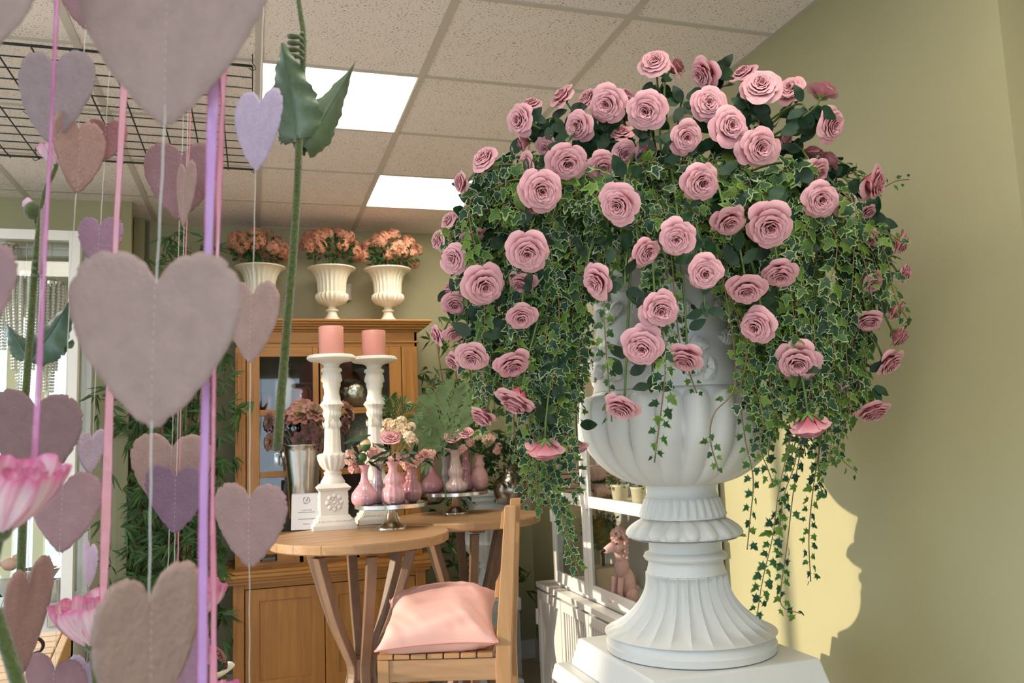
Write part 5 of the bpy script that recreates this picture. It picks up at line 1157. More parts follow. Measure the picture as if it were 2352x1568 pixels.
# ------------------------------------------------------------------ bamboo plants
mbam = M('bamboo_leaf', (.07, .165, .035), .5, var=.6, vscale=5, trans=.25)
def bamboo(px, Y, ybot, tops, leaves, lb, seed, z0=0, spread=.3):
    q = random.Random(seed); b = atY(px, ybot, Y); t = thing('bamboo_plant', lb, 'plant', (b.x, Y, z0))
    for i, (tx, ty) in enumerate(tops):
        e = atY(tx, ty, Y+q.uniform(-.1, .1)); s0 = Vector((q.uniform(-.07, .07), q.uniform(-.05, .05), 0)); e = e-Vector((b.x, Y, z0)); pts = bez(s0, s0+Vector((0, 0, e.z*.4)), Vector((e.x*.6, e.y*.6, e.z*.8)), e, 10)
        MB().tube(pts, [.011-.0008*k for k in range(11)], 6).build('cane', wood('cane', (.25, .17, .09), (.18, .12, .06), (1, 1, 6)), t)
    mb = MB()
    for k in range(leaves):
        i = q.randrange(len(tops)); e = atY(*tops[i], Y)-Vector((b.x, Y, z0)); f = q.uniform(.18, 1.02)
        c = Vector((e.x*f, 0, e.z*f))+Vector((max(-spread, min(spread, q.gauss(0, spread*.5))), q.gauss(0, .12), q.gauss(0, .05)))
        n = q.randrange(4, 8); base = Vector((q.uniform(-1, 1), q.uniform(-.6, .6), q.uniform(-.7, .5))).normalized()
        for j in range(n):
            ld = (base+Vector([q.uniform(-.7, .7) for _ in range(3)])-Vector((0, 0, .25))).normalized(); L_ = q.uniform(.06, .13); sd = ld.cross(Vector((q.uniform(-1, 1), -1, q.uniform(-.5, .5)))).normalized()*.007
            m_ = c+ld*L_*.4; tp = c+ld*L_-Vector((0, 0, L_*.18))
            if b.x+tp.x < -.64 and Y+max(c.y, tp.y) > YL-.03: continue
            if Y+max(c.y, tp.y, m_.y) > YB-.03: continue
            if HX0-.02 < b.x+max(c.x, tp.x) and b.x+min(c.x, tp.x) < HX1+.02 and Y+max(c.y, tp.y) > HY-.07 and z0+max(c.z, tp.z) < zt: continue
            mb.add([c, m_+sd, tp, m_-sd], [(0, 1, 2, 3)])
    o = mb.build('leaves', mbam, t, smooth=False); o['kind'] = 'stuff'
    MB().lathe([(.12, 0), (.15, .01), (.17, .26), (.175, .28), (.155, .28), (.15, .24), (.001, .24)], 24).build('pot', M('dark_pot', (.05, .045, .04), .5), t, sharp=40)
bamboo(400, 4.75, 1500, [(330, 600), (400, 565), (440, 560), (310, 700), (470, 660), (350, 900), (450, 820), (480, 780), (380, 1050)], 820, 'tall bamboo plant in the corner left of the hutch', 3, spread=.26)
bamboo(1075, 5.1, 1500, [(1000, 770), (1040, 740), (1110, 760), (1010, 880), (1090, 860)], 190, 'bamboo plant between the hutch and the rose urn', 5, spread=.3)
# ------------------------------------------------------------------ wire grid hung under the ceiling
GZ = ZC-.045; gr = atZ(580, 152, GZ); gb = atZ(576, 389, GZ)
t = thing('wire_grid_panel', 'black wire grid panel hooked under the ceiling at upper left', 'grid panel', (gr.x, gr.y, GZ)); GLn, GW = gb.y-gr.y, 2.6
mwire = M('black_wire', (.035, .04, .035), .45, .3)
g1 = MB(); n = round(GLn/.1)
wx = MB().tube([(0, 0, 0), (-GW, 0, 0)], .0028, 5).mesh('cross_wire', mwire)
wt = MB().tube([(0, 0, 0), (-GW, 0, 0)], .005, 6).mesh('edge_wire', mwire)
for i in range(n+1): inst(wt if i in (0, n) else wx, 'edge_wire' if i in (0, n) else 'cross_wire', t, Matrix.Translation((0, GLn*i/n, 0)))
wy = MB().tube([(0, -.01, -.005), (0, GLn+.01, -.005)], .0032, 5).mesh('long_wire', mwire); k = 0
while k*.117 < GW: inst(wy, 'long_wire', t, Matrix.Translation((-k*.117, 0, 0))); k += 1
hk = MB().tube([(0, 0, .045), (0, 0, .012), (.008, 0, 0), (.012, 0, -.010), (0, 0, -.018), (-.012, 0, -.008)], .0018, 5).mesh('hook', mwire)
for x, y in ((0, 0), (0, GLn), (-.85, 0), (-.95, GLn), (-.85, GLn/2), (-1.8, 0)): inst(hk, 'hook', t, Matrix.Translation((x, y, .0)))
# ------------------------------------------------------------------ left show cabinet with crystal
LY = 4.45; c0 = atY(185, 533, LY); c1 = atY(165, 1392, LY); CXr = (c0.x+c1.x)/2; CXl = CXr-1.15
zt2, zb2 = atY(90, 527, LY).z, atY(90, 1395, LY).z
sc2 = thing('show_cabinet', 'white framed glass show cabinet full of crystal at far left', 'cabinet', (CXr, LY, 0)); 
def sb(name, bs, mat=mw, par=sc2, bevel=.002):
    m = MB()
    for b in bs: m.box(*b)
    return m.build(name, mat, par, smooth=False, bevel=bevel)
Wd = CXr-CXl; DP = .42
for x in (-Wd, -.05): 
    for y in (0, DP-.05): sb('post', [((x, y, 0), (x+.05, y+.05, zt2))])
sb('top_rail', [((-Wd+.05, 0, zt2-.05), (-.05, .05, zt2))]); sb('top_rail', [((-Wd+.05, DP-.05, zt2-.05), (-.05, DP, zt2))]); sb('top_glass', [((-Wd+.05, .05, zt2-.02), (-.05, DP-.05, zt2-.014))], GL, sc2, 0)
for x in (-Wd, -.05): sb('side_rail', [((x, .05, zt2-.05), (x+.05, DP-.05, zt2))])
sb('base_cabinet', [((-Wd, 0, .05), (0, DP, zb2-.03))], mw); sb('base_board', [((-Wd-.01, -.015, zb2-.03), (.01, DP+.01, zb2))], mw)
shl = [atY(90, y, LY+.2).z for y in (1350, 1010)]
for z in shl[1:]: sb('glass_shelf', [((-Wd+.02, .03, z-.004), (-.02, DP-.02, z+.004))], GL, sc2, 0)
sb('door_pane', [((-Wd+.05, .018, zb2), (-.05, .022, zt2-.05))], GL, sc2, 0); sb('side_pane', [((-.028, .05, zb2), (-.024, DP-.05, zt2-.05))], GL, sc2, 0)
MB().box((-.10, -.02, zb2-.09), (-.06, -.002, zb2-.03)).build('lock', msilver2, sc2, smooth=False, bevel=.003)
mcry = M('crystal', (1, .93, .80), .05, 0, spec=1.0, coat=1); mcry.node_tree.nodes['Principled BSDF'].inputs['Transmission Weight'].default_value = .25; mcry.node_tree.nodes['Principled BSDF'].inputs['IOR'].default_value = 1.6
def chandelier(px, ytop, ybot, w, lb, Y=4.66):
    a = atY(px, ytop, Y); b = atY(px, ybot, Y); H = a.z-b.z; sc = (a-CAM).dot(CF)/F; r = w*sc; t = thing('crystal_chandelier', lb, 'chandelier', a, group='crystal lights in the show cabinet')
    MB().tube([(0, 0, min(zt2-a.z-.02, .4)), (0, 0, .0)], .002, 5).lathe([(.02, .02), (.035, .005), (r, 0), (r, -.015), (r*.9, -.015), (.001, .0)], 20).build('metal_cap', msilver2, t, sharp=40)
    m = MB(); nr = 5
    for ring, f in ((1.0, .55), (.7, .8), (.4, 1.0)):
        n = max(6, int(16*ring))
        for i in range(n):
            an = 2*pi*i/n; L_ = H*f; k = int(L_/.016)
            for j in range(k):
                bulge = 1-.35*abs(j/k-.2); m.blob((r*ring*bulge*cos(an), r*ring*bulge*sin(an), -.02-j*.016), .0078, 5, 4)
    m.build('bead_strings', mcry, t, smooth=False)['kind'] = 'stuff'
chandelier(60, 630, 900, 42, 'wide crystal bead chandelier hanging left in the show cabinet')
chandelier(118, 650, 900, 30, 'narrow crystal bead chandelier hanging right in the show cabinet', 4.72)
chandelier(10, 560, 800, 30, 'crystal bead chandelier at the left picture edge', 4.75)
def incase(name, lb, cat, px, py, pr, mat, z, Y=4.66, **kw):
    P = atY(px, py, Y); P.z = z; sc = (P-CAM).dot(CF)/F; t = thing(name, lb, cat, P, group=kw.get('grp')); MB().lathe([(w*sc, h*sc) for w, h in pr], 32, kw.get('mod')).build('body', mat, t, sharp=50); return t
z_b = zb2+.001
zs0 = shl[1]+.005
incase('crystal_lamp', 'crystal table lamp with tapering drops on the glass shelf', 'lamp', 105, 1000, [(26, 0), (26, 6), (10, 14), (22, 40), (10, 60), (16, 80), (6, 96), (3, 110)], mcry, zs0)
incase('crystal_vase', 'tall cut crystal vase on the glass shelf at left', 'vase', 20, 1000, [(18, 0), (20, 4), (14, 50), (24, 90), (20, 92)], mcry, zs0)
incase('silver_bowl', 'wide shiny silver bowl on the show cabinet floor', 'bowl', 85, 1380, [(14, 0), (10, 20), (30, 44), (48, 72), (44, 72), (26, 46)], msilver2, z_b)
incase('silver_cup', 'straight silver cup beside the wide bowl', 'cup', 128, 1388, [(15, 0), (16, 2), (17, 50), (15, 50), (13, 6)], msilver2, z_b, Y=4.60)
incase('silver_bowl', 'hammered silver bowl on foot at the left picture edge', 'bowl', 18, 1385, [(14, 0), (8, 18), (24, 40), (36, 66), (32, 66)], msilver, z_b, Y=4.58)
t = thing('bird_figurine', 'small tan ceramic bird sitting on the left silver bowl', 'figurine', atY(22, 1318, 4.58)); sc = (t.location-CAM).dot(CF)/F
MB().blob((0, 0, 22*sc), (18*sc, 12*sc, 15*sc), 12, 8).blob((12*sc, 0, 36*sc), (8*sc, 7*sc, 8*sc), 10, 7).tube([(19*sc, 0, 36*sc), (25*sc, 0, 34*sc)], [3*sc, .5*sc], 6).blob((-18*sc, 0, 24*sc), (10*sc, 5*sc, 5*sc), 8, 6).build('body', M('tan_ceramic', (.62, .36, .28), .4), t)
# slatted wooden table low left
TB = .80; e0, e1 = atZ(145, 1446, TB), atZ(112, 1520, TB)
rz = math.atan2(e1.y-e0.y, e1.x-e0.x)+pi/2
rz = 0.0
st = thing('slatted_table', 'low pale slatted wooden table at lower left with a dark ring handle', 'table', (e0.x, e0.y, 0), math.atan2(-(e1.x-e0.x), -(e0.y-e1.y))*-1 if False else 0)
ex = Vector((e0.x-e1.x, e0.y-e1.y, 0)); An = math.atan2(ex.x, ex.y); st.rotation_euler = (0, 0, -An)
msl = wood('slat_wood', (.62, .38, .16), (.52, .30, .12), (10, 1, 1), 4, .4)
for k in range(9):
    y1 = -k*.098; MB().box((-1.1, y1-.09, TB-.024), (.0, y1, TB)).build('slat', msl, st, smooth=False, bevel=.004)
MB().box((.003, -.88, TB-.09), (.028, .0, TB)).build('side_apron', msl, st, smooth=False, bevel=.003); MB().box((-1.1, -.02, TB-.10), (0, .0, TB-.026)).build('end_apron', msl, st, smooth=False, bevel=.003)
for x, y in ((-.07, -.08), (-.07, -.84), (-1.09, -.08), (-1.09, -.84)): MB().box((x, y, 0), (x+.06, y+.06, TB-.026)).build('leg', msl, st, smooth=False, bevel=.003)
P = atZ(92, 1500, TB+.002); sc = (P-CAM).dot(CF)/F; t = thing('rubber_ring', 'black curved rubber ring standing on the slatted table', 'ring', P)
MB().tube([Vector((-18*sc+cos(a)*24*sc, sin(a)*10*sc, .0+14*sc+sin(a)*-20*sc+5*sc)) for a in [pi*.45-1.9*pi*i/24 for i in range(25)]], 4*sc, 8).build('ring', M('black_rubber', (.012, .010, .015), .4), t)
# white dish with a small succulent on a zinc stand, and cream pot, bottom left of centre
P = atD(480, 1560, 2.4); sc = 2.4/F; t = thing('zinc_stand', 'zinc pot on a pedestal carrying the white dish at bottom', 'pot', (P.x, P.y, 0)); zt3 = P.z
MB().lathe([(.10, 0), (.12, .01), (.03, .03), (.03, zt3-.22), (.07, zt3-.16), (38*sc, zt3-.03), (40*sc, zt3-.02), (40*sc, zt3)], 40, lambda a, r, z: 1+.02*cos(a*20)).build('zinc_body', msilver, t, sharp=50)
D_ = thing('white_dish', 'shallow white scalloped dish holding a green and red succulent', 'dish', (P.x, P.y, zt3+.001))
MB().lathe([(.02, 0), (25*sc, .002), (55*sc, 22*sc), (56*sc, 26*sc), (52*sc, 25*sc), (24*sc, .008), (.001, .007)], 60, lambda a, r, z: 1+.02*cos(a*12)).build('dish_body', mur, D_, sharp=60)
s_ = thing('succulent_plant', 'bushy green and red succulent in the white dish', 'plant', (P.x+5*sc, P.y, zt3+.02)); q = random.Random(9)
for i in range(22):
    d = Vector((q.gauss(0, 1), q.gauss(0, 1), abs(q.gauss(0, 1))+.1)).normalized(); inst(succ2 if False else SU[2 if i % 2 else 0], 'rosette', s_, Matrix.Translation(Vector((d.x*32*sc, d.y*28*sc, d.z*42*sc+.01)))@frame(d)@Matrix.Scale(16*sc, 4))
MB().blob((0, 0, 16*sc), (28*sc, 24*sc, 24*sc), 10, 6).build('plant_core', mdark, s_)
P = atD(222, 1580, 2.0); sc = 2.0/F; t = thing('cream_pot', 'cream ceramic pot just showing at the bottom edge', 'pot', (P.x, P.y, 0))
zp = atD(222, 1536, 2.0).z; MB().lathe([(.05, 0), (.06, .02), (.02, .05), (.02, zp-.2), (30*sc, zp-.12), (46*sc, zp-.02), (44*sc, zp), (38*sc, zp-.01), (.001, zp-.05)], 32).build('pot_body', mur, t, sharp=60)
# ------------------------------------------------------------------ hanging heart garlands
def paper(name, c):
    m = M('paper_'+name, c, .95, var=.13, vscale=70, bump=.5, bscale=260, trans=.10, spec=.1); return m
PC = {'taupe': (.43, .31, .28), 'mauve': (.33, .19, .20), 'tan': (.45, .30, .26), 'grey': (.35, .265, .27), 'rose': (.41, .265, .25), 'deep': (.37, .18, .18), 'lav': (.58, .47, .62), 'purple': (.40, .235, .31), 'brown': (.27, .17, .17), 'violet': (.28, .175, .235), 'lilac': (.70, .50, .62), 'pinkm': (.40, .245, .25)}
mthr = M('white_thread', (.66, .64, .60), .7); mst = M('stitch_thread', (.62, .54, .52), .8); mthr2 = M('pink_thread', (.72, .25, .30), .5)
HO = [(0, .835), (.025, .868), (.07, .93), (.15, .982), (.25, 1.0), (.35, .982), (.43, .925), (.485, .83), (.50, .72), (.48, .60), (.43, .47), (.345, .33), (.24, .195), (.13, .085), (.045, .018), (0, 0)]
def heart(par, origin, notch, tip, w, D, col, sgn, seed, lab):
    q = random.Random(seed); N_, T_ = atD(*notch, D), atD(*tip, D)
    H = (N_-T_).length/.835; up = (N_-T_).normalized(); vd = (T_-CAM).normalized(); side = vd.cross(up).normalized(); fw = side.cross(up); C_ = (N_+T_)/2-CAM
    def wpx(a): e = (side*cos(a)+fw*sin(a)*sgn)*H*.5; A_, B_ = C_+e, C_-e; return F*abs(A_.dot(CR)/A_.dot(CF)-B_.dot(CR)/B_.dot(CF))
    lo, hi = 0, pi/2
    for _ in range(30):
        md = (lo+hi)/2
        if wpx(md) > w: lo = md
        else: hi = md
    yaw = lo*sgn; wf = max(1, min(1.12, w/max(1, wpx(0)))); wd = (side*cos(yaw)+fw*sin(yaw))*wf; nrm = wd.cross(up).normalized()
    sp = spline([Vector((x, y, 0)) for x, y in HO], 12); out = [(p.x, p.y) for p in sp]+[(-p.x, p.y) for p in reversed(sp[1:-1])]
    n = len(out); ph = [q.uniform(0, 6.28) for _ in range(6)]; rings = [1, .9, .6, .3]; vs = []; asym = q.uniform(-.04, .04)
    bend = q.uniform(-.05, .05); bend2 = q.uniform(.02, .06)*q.choice((-1, 1))
    def pt(x, y, th): return (T_-origin)+wd*(x*H)+up*(y*H)+nrm*(th+H*(bend2*x*x*2+bend*(y-.5)**2))
    fs = []; thk = .0011; EJ = [1+(.0004*sin(i*.37+ph[0])+.0002*sin(i*.83+ph[1])+.0002*q.uniform(-1, 1)-(.0012 if sin(i*.21+ph[2]) > .93 else 0))/(H*.5) for i in range(n)]
    for s_ in (1, -1):
        b0 = len(vs)
        for r in rings:
            for i, (x, y) in enumerate(out):
                k = 1
                if r == 1: k = EJ[i]
                yy = .52+(y-.52)*r*k+asym*x*r; xx = x*r*k
                vs.append(pt(xx, yy, s_*thk*(.25 if r == 1 else 1)))
        vs.append(pt(0, .52, s_*thk)); c = len(vs)-1
        for r in range(len(rings)-1):
            for i in range(n):
                j = (i+1) % n; f = (b0+r*n+i, b0+r*n+j, b0+(r+1)*n+j, b0+(r+1)*n+i); fs.append(f if s_ > 0 else f[::-1])
        for i in range(n):
            f = (b0+3*n+i, b0+3*n+(i+1) % n, c); fs.append(f if s_ > 0 else f[::-1])
    half = len(vs)//2
    for i in range(n): j = (i+1) % n; fs.append((i, half+i, half+j, j))
    o = MB().add(vs, fs).build('paper_heart', paper(col, PC[col]), par)
    o['label'] = lab
    m = MB(); k = int(.80*H/.0052); sh = 1 if nrm.dot(CF) < 0 else -1
    for i in range(k):
        a = .03+.80*i/k; b = a+.48*.8/k
        m.tube([pt(0, a, sh*.0016), pt(0, b, sh*.0016)], .0002, 4)
    m.build('stitching', mst, o)['kind'] = 'stuff'
    return N_, T_
def garland(name, lb, D, line, hearts, r=.00036, mat=None):
    """line: thread as picture points; hearts: notch, tip, width, colour, turn, label"""
    top = atD(*line[0], D); O = Vector((top.x, top.y, ZC-.003)); t = thing(name, lb, 'garland', O, group='heart garlands' if hearts else 'hanging threads')
    pts = [Vector((0, 0, 0)), Vector((0, 0, (top.z-ZC)*.5))]+[atD(*p, D)-O for p in line]
    sp = []
    for a, b in zip(pts, pts[1:]): sp += [a.lerp(b, i/12) for i in range(12)]
    sp.append(pts[-1]); sp = [p+Vector((.0002*sin(i*1.3), 0, 0)) for i, p in enumerate(sp)]
    MB().tube(sp, r, 5).build('thread', mat or mthr, t)
    for i, h in enumerate(hearts): heart(t, O, h[0], h[1], h[2], D, h[3], h[4], int(h[0][0]*7+h[0][1]), h[5])
garland('heart_garland', 'nearest garland of three large taupe felt paper hearts on thick thread', .485, [(391, 0), (378, 290), (360, 645), (348, 985), (343, 1370), (338, 1640)],
 [((391, -130), (379, 288), 460, 'taupe', 1, 'large taupe heart at the top, cut by the frame'), ((360, 645), (348, 985), 396, 'taupe', 1, 'largest taupe heart at picture left centre'), ((343, 1372), (337, 1690), 262, 'taupe', -1, 'large taupe heart at the bottom, turned half sideways')], r=.00045)
garland('heart_garland', 'near garland of two taupe hearts at the left picture edge', .46, [(-40, 0), (-62, 800), (-75, 1600)],
 [((-25, -190), (-30, 122), 330, 'taupe', 1, 'large taupe heart in the top left corner'), ((-62, 600), (-66, 800), 190, 'pinkm', 1, 'pinkish heart cut by the left edge')])
garland('heart_garland', 'leftmost full garland, grey purple heart on top and rosy heart below', .85, [(133, 0), (128, 150), (116, 330), (95, 560), (84, 900), (70, 1150), (63, 1335), (52, 1547), (50, 1640)],
 [((127, 152), (116, 330), 178, 'grey', 1, 'grey purple heart with a pale lower half'), ((98, 500), (93, 635), 16, 'pinkm', 1, 'pink heart seen edge-on'), ((84, 935), (73, 1120), 222, 'brown', 1, 'dark brown mauve heart behind the big poppy'), ((64, 1335), (53, 1547), 119, 'rose', -1, 'rose tan heart at the lower left')])
garland('heart_garland', 'garland of four rosy hearts, small half-turned one second from top', .87, [(203, 0), (197, 68), (180, 298), (175, 445), (160, 650), (147, 1100), (137, 1270), (126, 1535), (122, 1660)],
 [((206, -60), (197, 68), 150, 'mauve', 1, 'mauve heart cut by the top edge'), ((181, 298), (175, 445), 125, 'rose', -1, 'rosy heart overlapping the grey one'), ((147, 1112), (138, 1270), 172, 'pinkm', 1, 'pinkish mauve heart beside the big poppy'), ((126, 1537), (122, 1690), 142, 'mauve', 1, 'mauve heart at the bottom edge')])
garland('heart_garland', 'garland of six small hearts ending in a lavender one', .92, [(268, 0), (259, 60), (253, 145), (243, 290), (240, 370), (231, 515), (214, 1005), (207, 1090), (205, 1262), (203, 1352), (200, 1525), (199, 1640)],
 [((262, 62), (255, 145), 33, 'tan', 1, 'small tan heart turned almost edge-on'), ((244, 290), (240, 370), 98, 'deep', 1, 'small deep rose heart'), ((231, 517), (226, 612), 105, 'purple', 1, 'small purple mauve heart'), ((211, 1005), (206, 1089), 68, 'lav', -1, 'small pale lavender heart'), ((206, 1262), (203, 1350), 33, 'lilac', 1, 'tiny pale lilac heart turned edge-on'), ((200, 1527), (198, 1625), 84, 'lav', 1, 'lavender heart at the bottom edge')])
garland('heart_garland', 'garland of three hearts, mauve at top and tan in the middle', 1.0, [(430, 0), (418, 355), (412, 505), (395, 1025), (388, 1250), (381, 1420), (376, 1640)],
 [((418, 357), (412, 505), 176, 'mauve', 1, 'wide mauve heart behind the purple ribbon'), ((395, 1027), (389, 1185), 188, 'tan', 1, 'wide tan heart half behind a violet one'), ((381, 1425), (376, 1650), 205, 'purple', 1, 'purple mauve heart behind the lowest taupe one')])
garland('heart_garland', 'garland of a narrow tan heart and a violet heart', .95, [(440, 0), (428, 397), (423, 520), (405, 1093), (402, 1225), (400, 1320), (398, 1600)],
 [((427, 397), (422, 520), 45, 'tan', 1, 'narrow tan heart turned edge-on'), ((405, 1094), (402, 1224), 140, 'violet', 1, 'violet heart before the wide tan one')])
garland('heart_garland', 'rightmost garland with a pale lavender heart on top', .82, [(606, 0), (597, 235), (587, 393), (581, 675), (575, 835), (573, 1140), (573, 1305), (573, 1600)],
 [((597, 237), (587, 393), 110, 'lav', 1, 'pale lavender heart before the ceiling light'), ((581, 677), (575, 834), 128, 'tan', 1, 'rosy tan heart right of the largest taupe one'), ((573, 1142), (573, 1304), 169, 'rose', 1, 'rosy heart with worn mottled surface')])
garland('hanging_thread', 'thin pink cord hanging behind the violet heart', .97, [(446, 0), (428, 540), (414, 1000), (410, 1225), (408, 1330), (405, 1620)], [], r=.0007, mat=mthr2)
# ------------------------------------------------------------------ ribbons
def ribbon(lb, D, pts, mat, tw=0):
    O = atD(*pts[0][:2], D); O = Vector((O.x, O.y, ZC-.003)); t = thing('ribbon', lb, 'ribbon', O); top = atD(*pts[0][:2], D)
    P = [(Vector((0, 0, 0)), pts[0][2])]+[(atD(x, y, D)-O, w) for x, y, w in pts]; vs = []; n = 0
    for (a, wa), (b, wb) in zip(P, P[1:]):
        for i in range(14):
            f = i/14; c = a.lerp(b, f); w = (wa+(wb-wa)*f)*D/F/2*(1+.04*sin(n*1.9)); ang = .5*sin(n*.11)+tw*sin(n*.35)
            sd = CR*cos(ang*.6)+CF*sin(ang); vs += [c-sd*w, c-sd*w*.4+CF*.0006*sin(n), c+sd*w*.4-CF*.0006*sin(n*1.3), c+sd*w]; n += 1
    fs = [(4*i+k, 4*i+k+1, 4*i+5+k, 4*i+4+k) for i in range(n-1) for k in range(3)]
    o = MB().add(vs, fs).build('ribbon_band', mat, t)
    m = MB().tube([Vector(vs[4*i]) for i in range(n)], .00032, 4).tube([Vector(vs[4*i+3]) for i in range(n)], .00032, 4); m.build('ribbon_edge', M('ribbon_selvedge', (.50, .12, .25), .4), t)
rp1 = ribbonmat('purple_satin', (.56, .30, .62), .9); rp2 = ribbonmat('pink_organza', (.78, .36, .42), .82); rp3 = ribbonmat('rose_satin', (.70, .28, .36), .95); rp4 = ribbonmat('magenta_ribbon', (.60, .22, .45), .85)
ribbon('nearest purple satin ribbon hanging in front of the hearts', .5, [(500, 0, 25), (487, 300, 24), (478, 600, 23), (467, 1200, 20), (464, 1640, 20)], rp1)
ribbon('wide pale pink organza ribbon between the left hearts', .82, [(296, 0, 16), (288, 150, 17), (268, 500, 17), (252, 900, 18), (243, 1200, 19), (236, 1392, 14)], rp2)
ribbon('narrow glossy rose ribbon right of the purple ribbon', .66, [(523, 0, 17), (515, 150, 15), (504, 420, 12), (492, 860, 7), (488, 1150, 8), (491, 1400, 14), (490, 1640, 16)], rp3, .6)
ribbon('thin magenta ribbon at the left hanging down to the large poppy', .62, [(131, 0, 8), (120, 250, 6), (104, 560, 12), (92, 800, 13), (80, 1040, 11), (60, 1130, 10), (22, 1200, 12)], rp4)
# ------------------------------------------------------------------ artificial poppies and flocked stems
mflock = M('green_flock', (.085, .12, .012), .95, var=.55, vscale=260, bump=.8, bscale=500); mflock.node_tree.nodes['Principled BSDF'].inputs['Sheen Weight'].default_value = .5
mwax = M('waxy_leaf', (.03, .07, .045), .38, col2=(.07, .12, .075), vscale=22, bump=.5, bscale=60)
mwaxl = M('waxy_leaf_light', (.06, .10, .04), .4, col2=(.12, .17, .11), vscale=22, bump=.5, bscale=60)
def stem(par, O, D, pts, r0, r1, mat=mflock, name='flocked_stem', to=None):
    P = [atD(x, y, D)-O for x, y in pts]; sp = spline(P, 5)
    if to is not None: sp = [to]+sp if (to-sp[0]).length < (to-sp[-1]).length else sp+[to]
    n = len(sp); return MB().tube(sp, [r0+(r1-r0)*i/(n-1) for i in range(n)], 10).build(name, mat, par)
def bigleaf(par, O, D, base, tip, w, mat, cup, side=0, dd=0, seed=0, fold=0):
    q = random.Random(seed); B = atD(*base, D)-O; T = atD(*tip, D+dd)-O; ax = T-B; L_ = ax.length; ax.normalize()
    sd = (CR*cos(side)+CF*sin(side)); sd = (sd-ax*sd.dot(ax)).normalized(); nm = ax.cross(sd); W_ = w*D/F
    def f(u, v):
        x = u*2-1; wv = W_*(sin(pi*min(1, v*.93+.04)**.62)**.9)*(1-.25*v); wv *= 1+.05*sin(v*60)*(abs(x) > .9)+.05*sin(v*23+seed)*(abs(x) > .9)
        if fold and x*fold > 0: x = -x*.55; ext = .012
        else: ext = 0
        return B+ax*L_*v+sd*wv*x+nm*(cup*W_*(abs(x)**1.5)+W_*.09*sin(v*26+x*3)*abs(x)**1.5-ext*sin(pi*v)*.3+W_*.25*sin(pi*v))
    o = MB().grid(f, 14, 40).build('serrated_leaf', mat, par)
    MB().tube([f(.5, i/20)-nm*.0005 for i in range(21)], [.0013-.0009*i/20 for i in range(21)], 5).build('midrib', mat, o)
def coil(par, O, D, c, r, turns, pitch, rad):
    C = atD(*c, D)-O; pts = [C+CR*cos(a)*r*D/F+CF*sin(a)*r*D/F-CU*(a/(2*pi))*pitch*D/F for a in [2*pi*turns*i/(turns*14) for i in range(int(turns*14)+1)]]
    MB().tube(pts, rad, 8).build('tendril_coil', mflock, par)
# hanging stem in the middle
O = atD(685, 0, .95); O.z = ZC-.003
t = thing('flocked_flower_stem', 'long green flocked stem hung upside down with two waxy leaves', 'stem', O)
stem(t, O, .95, [(683, -20), (690, 30), (697, 80), (696, 150), (692, 230), (687, 330), (682, 450), (672, 600), (655, 800), (645, 920), (637, 1033)], .0026, .0058, to=Vector((0, 0, 0)))
MB().lathe([(.001, 0), (.0042, .0005), (.005, .003)], 8).build('cut_end', blk, t, loc=atD(637, 1036, .95)-O)
coil(t, O, .945, (679, 76), 15, 4, 15, .0024)
bigleaf(t, O, .945, (684, 318), (646, 98), 62, mwaxl, .35, .1, -.03, 3)
bigleaf(t, O, .955, (700, 338), (817, 140), 44, mwaxl, .9, .4, .04, 8)
bigleaf(t, O, .97, (688, 322), (640, 300), 30, mwax, .3, .5, .02, 12)
bigleaf(t, O, .97, (690, 340), (718, 320), 22, mwax, .4, 1.0, .02, 14)
bigleaf(t, O, .97, (690, 335), (730, 250), 26, mwax, .4, .6, .03, 15)
def streak(q0):
    q = random.Random(q0); ph = [q.uniform(0, 6.28) for _ in range(4)]
    def cf(u, v):
        s_ = .5+.5*sin(u*31+ph[0]+1.5*sin(v*4+ph[1]))*sin(u*17+ph[2]); e = max(0, v-.55)/.45; k = min(1, max(0, s_*.55+.65*e*e+.30*(1-v)*(s_ > .6)))
        a, b = (.82, .76, .78), (.74, .17, .38); return tuple(a[i]+(b[i]-a[i])*k for i in range(3))
    return cf
mpop = M('poppy_petal', (1, 1, 1), .5, attr='Col', trans=.3)
def poppy_petal(seed, spread, Wd):
    q = random.Random(seed); ph = [q.uniform(0, 6.28) for _ in range(4)]
    def f(u, v):
        x = u*2-1; r = .10+spread*sin(min(1, v*1.15)*pi/2)**.9+.05*v*v*sin(x*5+ph[0]); z = -.05+1.0*v**.9*(1-.10*abs(x)**4)-.12*max(0, v-.75)*4*spread*(v > .75)+.035*v*v*sin(x*5+ph[1]); az = x*Wd*(.3+.7*v**.6)
        r += .02*sin(x*12+ph[2])*v*v
        return Vector((r*cos(az), r*sin(az), z))
    return MB().grid(f, 22, 9, cf=streak(seed)).mesh('petal', mpop)
PP = [poppy_petal(i, .60, .85) for i in range(3)]; PI_ = [poppy_petal(10+i, .38, .8) for i in range(3)]
def poppy(par, O, D, calyx, top, w, seed, dz=0):
    C = atD(*calyx, D)-O; T = atD(*top, D+dz)-O; ax = (T-C); H = ax.length; q = random.Random(seed); R_ = frame(ax); Tm = Matrix.Translation(C)@R_@Matrix.Diagonal((w*D/F/.66, w*D/F/.66, H, 1))
    for k in range(6): inst(PP[k % 3], 'petal', par, Tm@Matrix.Rotation(2*pi*k/6+q.uniform(-.2, .2), 4, 'Z')@Matrix.Scale(q.uniform(.88, 1.03), 4))
    for k in range(6): inst(PI_[k % 3], 'petal', par, Tm@Matrix.Rotation(.5+2*pi*k/6+q.uniform(-.2, .2), 4, 'Z')@Matrix.Scale(q.uniform(.8, .95), 4))
    s_ = w*D/F
    MB().blob(C, (s_*.24, s_*.24, s_*.26), 10, 7).build('calyx', mflock, par)
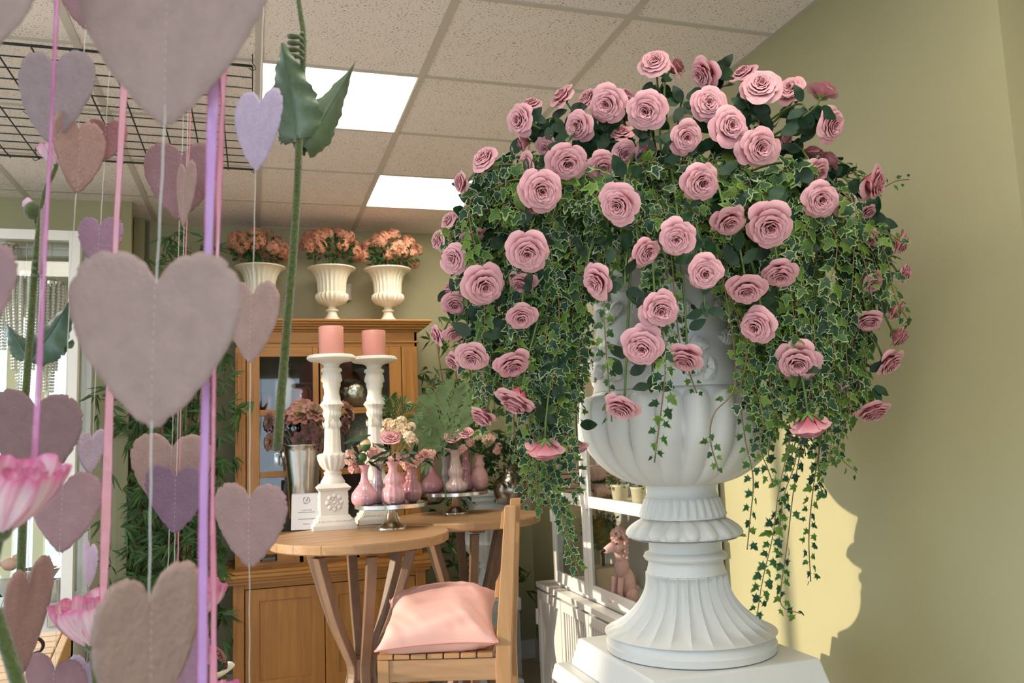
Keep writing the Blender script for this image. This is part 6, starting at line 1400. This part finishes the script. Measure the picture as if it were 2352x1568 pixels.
def poppy_thing(lb, D, calyx, top, w, spts, seed, r=.0028, dz=0):
    O = atD(*calyx, D); t = thing('artificial_poppy', lb, 'flower', O, group='pink and white artificial poppies'); poppy(t, O, D, calyx, top, w, seed, dz)
    e = atD(*spts[-1], D)-O; stem(t, O, D, [calyx]+spts, r, r*1.15, to=Vector((e.x, e.y, -O.z+.002))); return t, O
poppy_thing('huge blurred pink and white poppy at the left edge, nearest the viewer', .52, (2, 1218), (42, 1035), 100, [(-8, 1260), (-18, 1330), (-30, 1560)], 1, .003)
poppy_thing('pink and white poppy below the wide organza ribbon', .84, (208, 1478), (197, 1362), 72, [(213, 1510), (222, 1600)], 2, .003)
poppy_thing('pale pink poppy behind the purple and rose ribbons', 1.02, (452, 1418), (473, 1325), 48, [(452, 1450), (455, 1600)], 3, .003)
poppy_thing('deep magenta poppy just rising over the bottom edge', .98, (520, 1650), (522, 1562), 48, [(522, 1680), (524, 1740)], 4, .003)
poppy_thing('small poppy bud opening beside the purple ribbon at bottom', 1.0, (478, 1525), (479, 1482), 16, [(479, 1545), (480, 1600)], 5, .002)
O = atD(-5, 1425, .5); t = thing('flocked_flower_stem', 'thick blurred green stem crossing the bottom left corner', 'stem', O); stem(t, O, .5, [(-12, 1400), (0, 1440), (30, 1530), (55, 1620)], .0042, .0044, to=Vector((.03, 0, -O.z+.002)))
# tall poppy stem at left: stem, leaves, bud and a half-open flower
O = atD(48, 1310, .93); t = thing('tall_poppy_stem', 'tall flocked poppy stem at left with bud, coil and waxy leaves', 'flower', O)
stem(t, O, .93, [(48, 1312), (54, 1150), (57, 950), (62, 860), (70, 760), (78, 640), (84, 570), (93, 500), (103, 440), (122, 400), (131, 378)], .0048, .0022, to=Vector((0, 0, -O.z+.002)))
coil(t, O, .93, (90, 590), 11, 3, 16, .0016)
stem(t, O, .93, [(88, 545), (84, 520), (80, 500)], .0018, .0016)
B = atD(73, 483, .93)-O; MB().blob(B, (.0085, .0085, .0105), 12, 9).build('green_bud', mflock, t); MB().lathe([(.006, 0), (.0055, .006), (.002, .010), (.0005, .011)], 8, o=B+Vector((-.004, 0, .004))).build('bud_tip', M('bud_pink', (.66, .42, .55), .6), t)
bigleaf(t, O, .93, (64, 828), (160, 690), 46, mwax, .45, .1, .02, 21); bigleaf(t, O, .93, (62, 818), (12, 738), 26, mwax, .5, .3, .02, 25); bigleaf(t, O, .94, (66, 820), (168, 780), 34, mwax, .3, -.2, .03, 23)
poppy(t, O, .93, (129, 378), (108, 325), 24, 7)
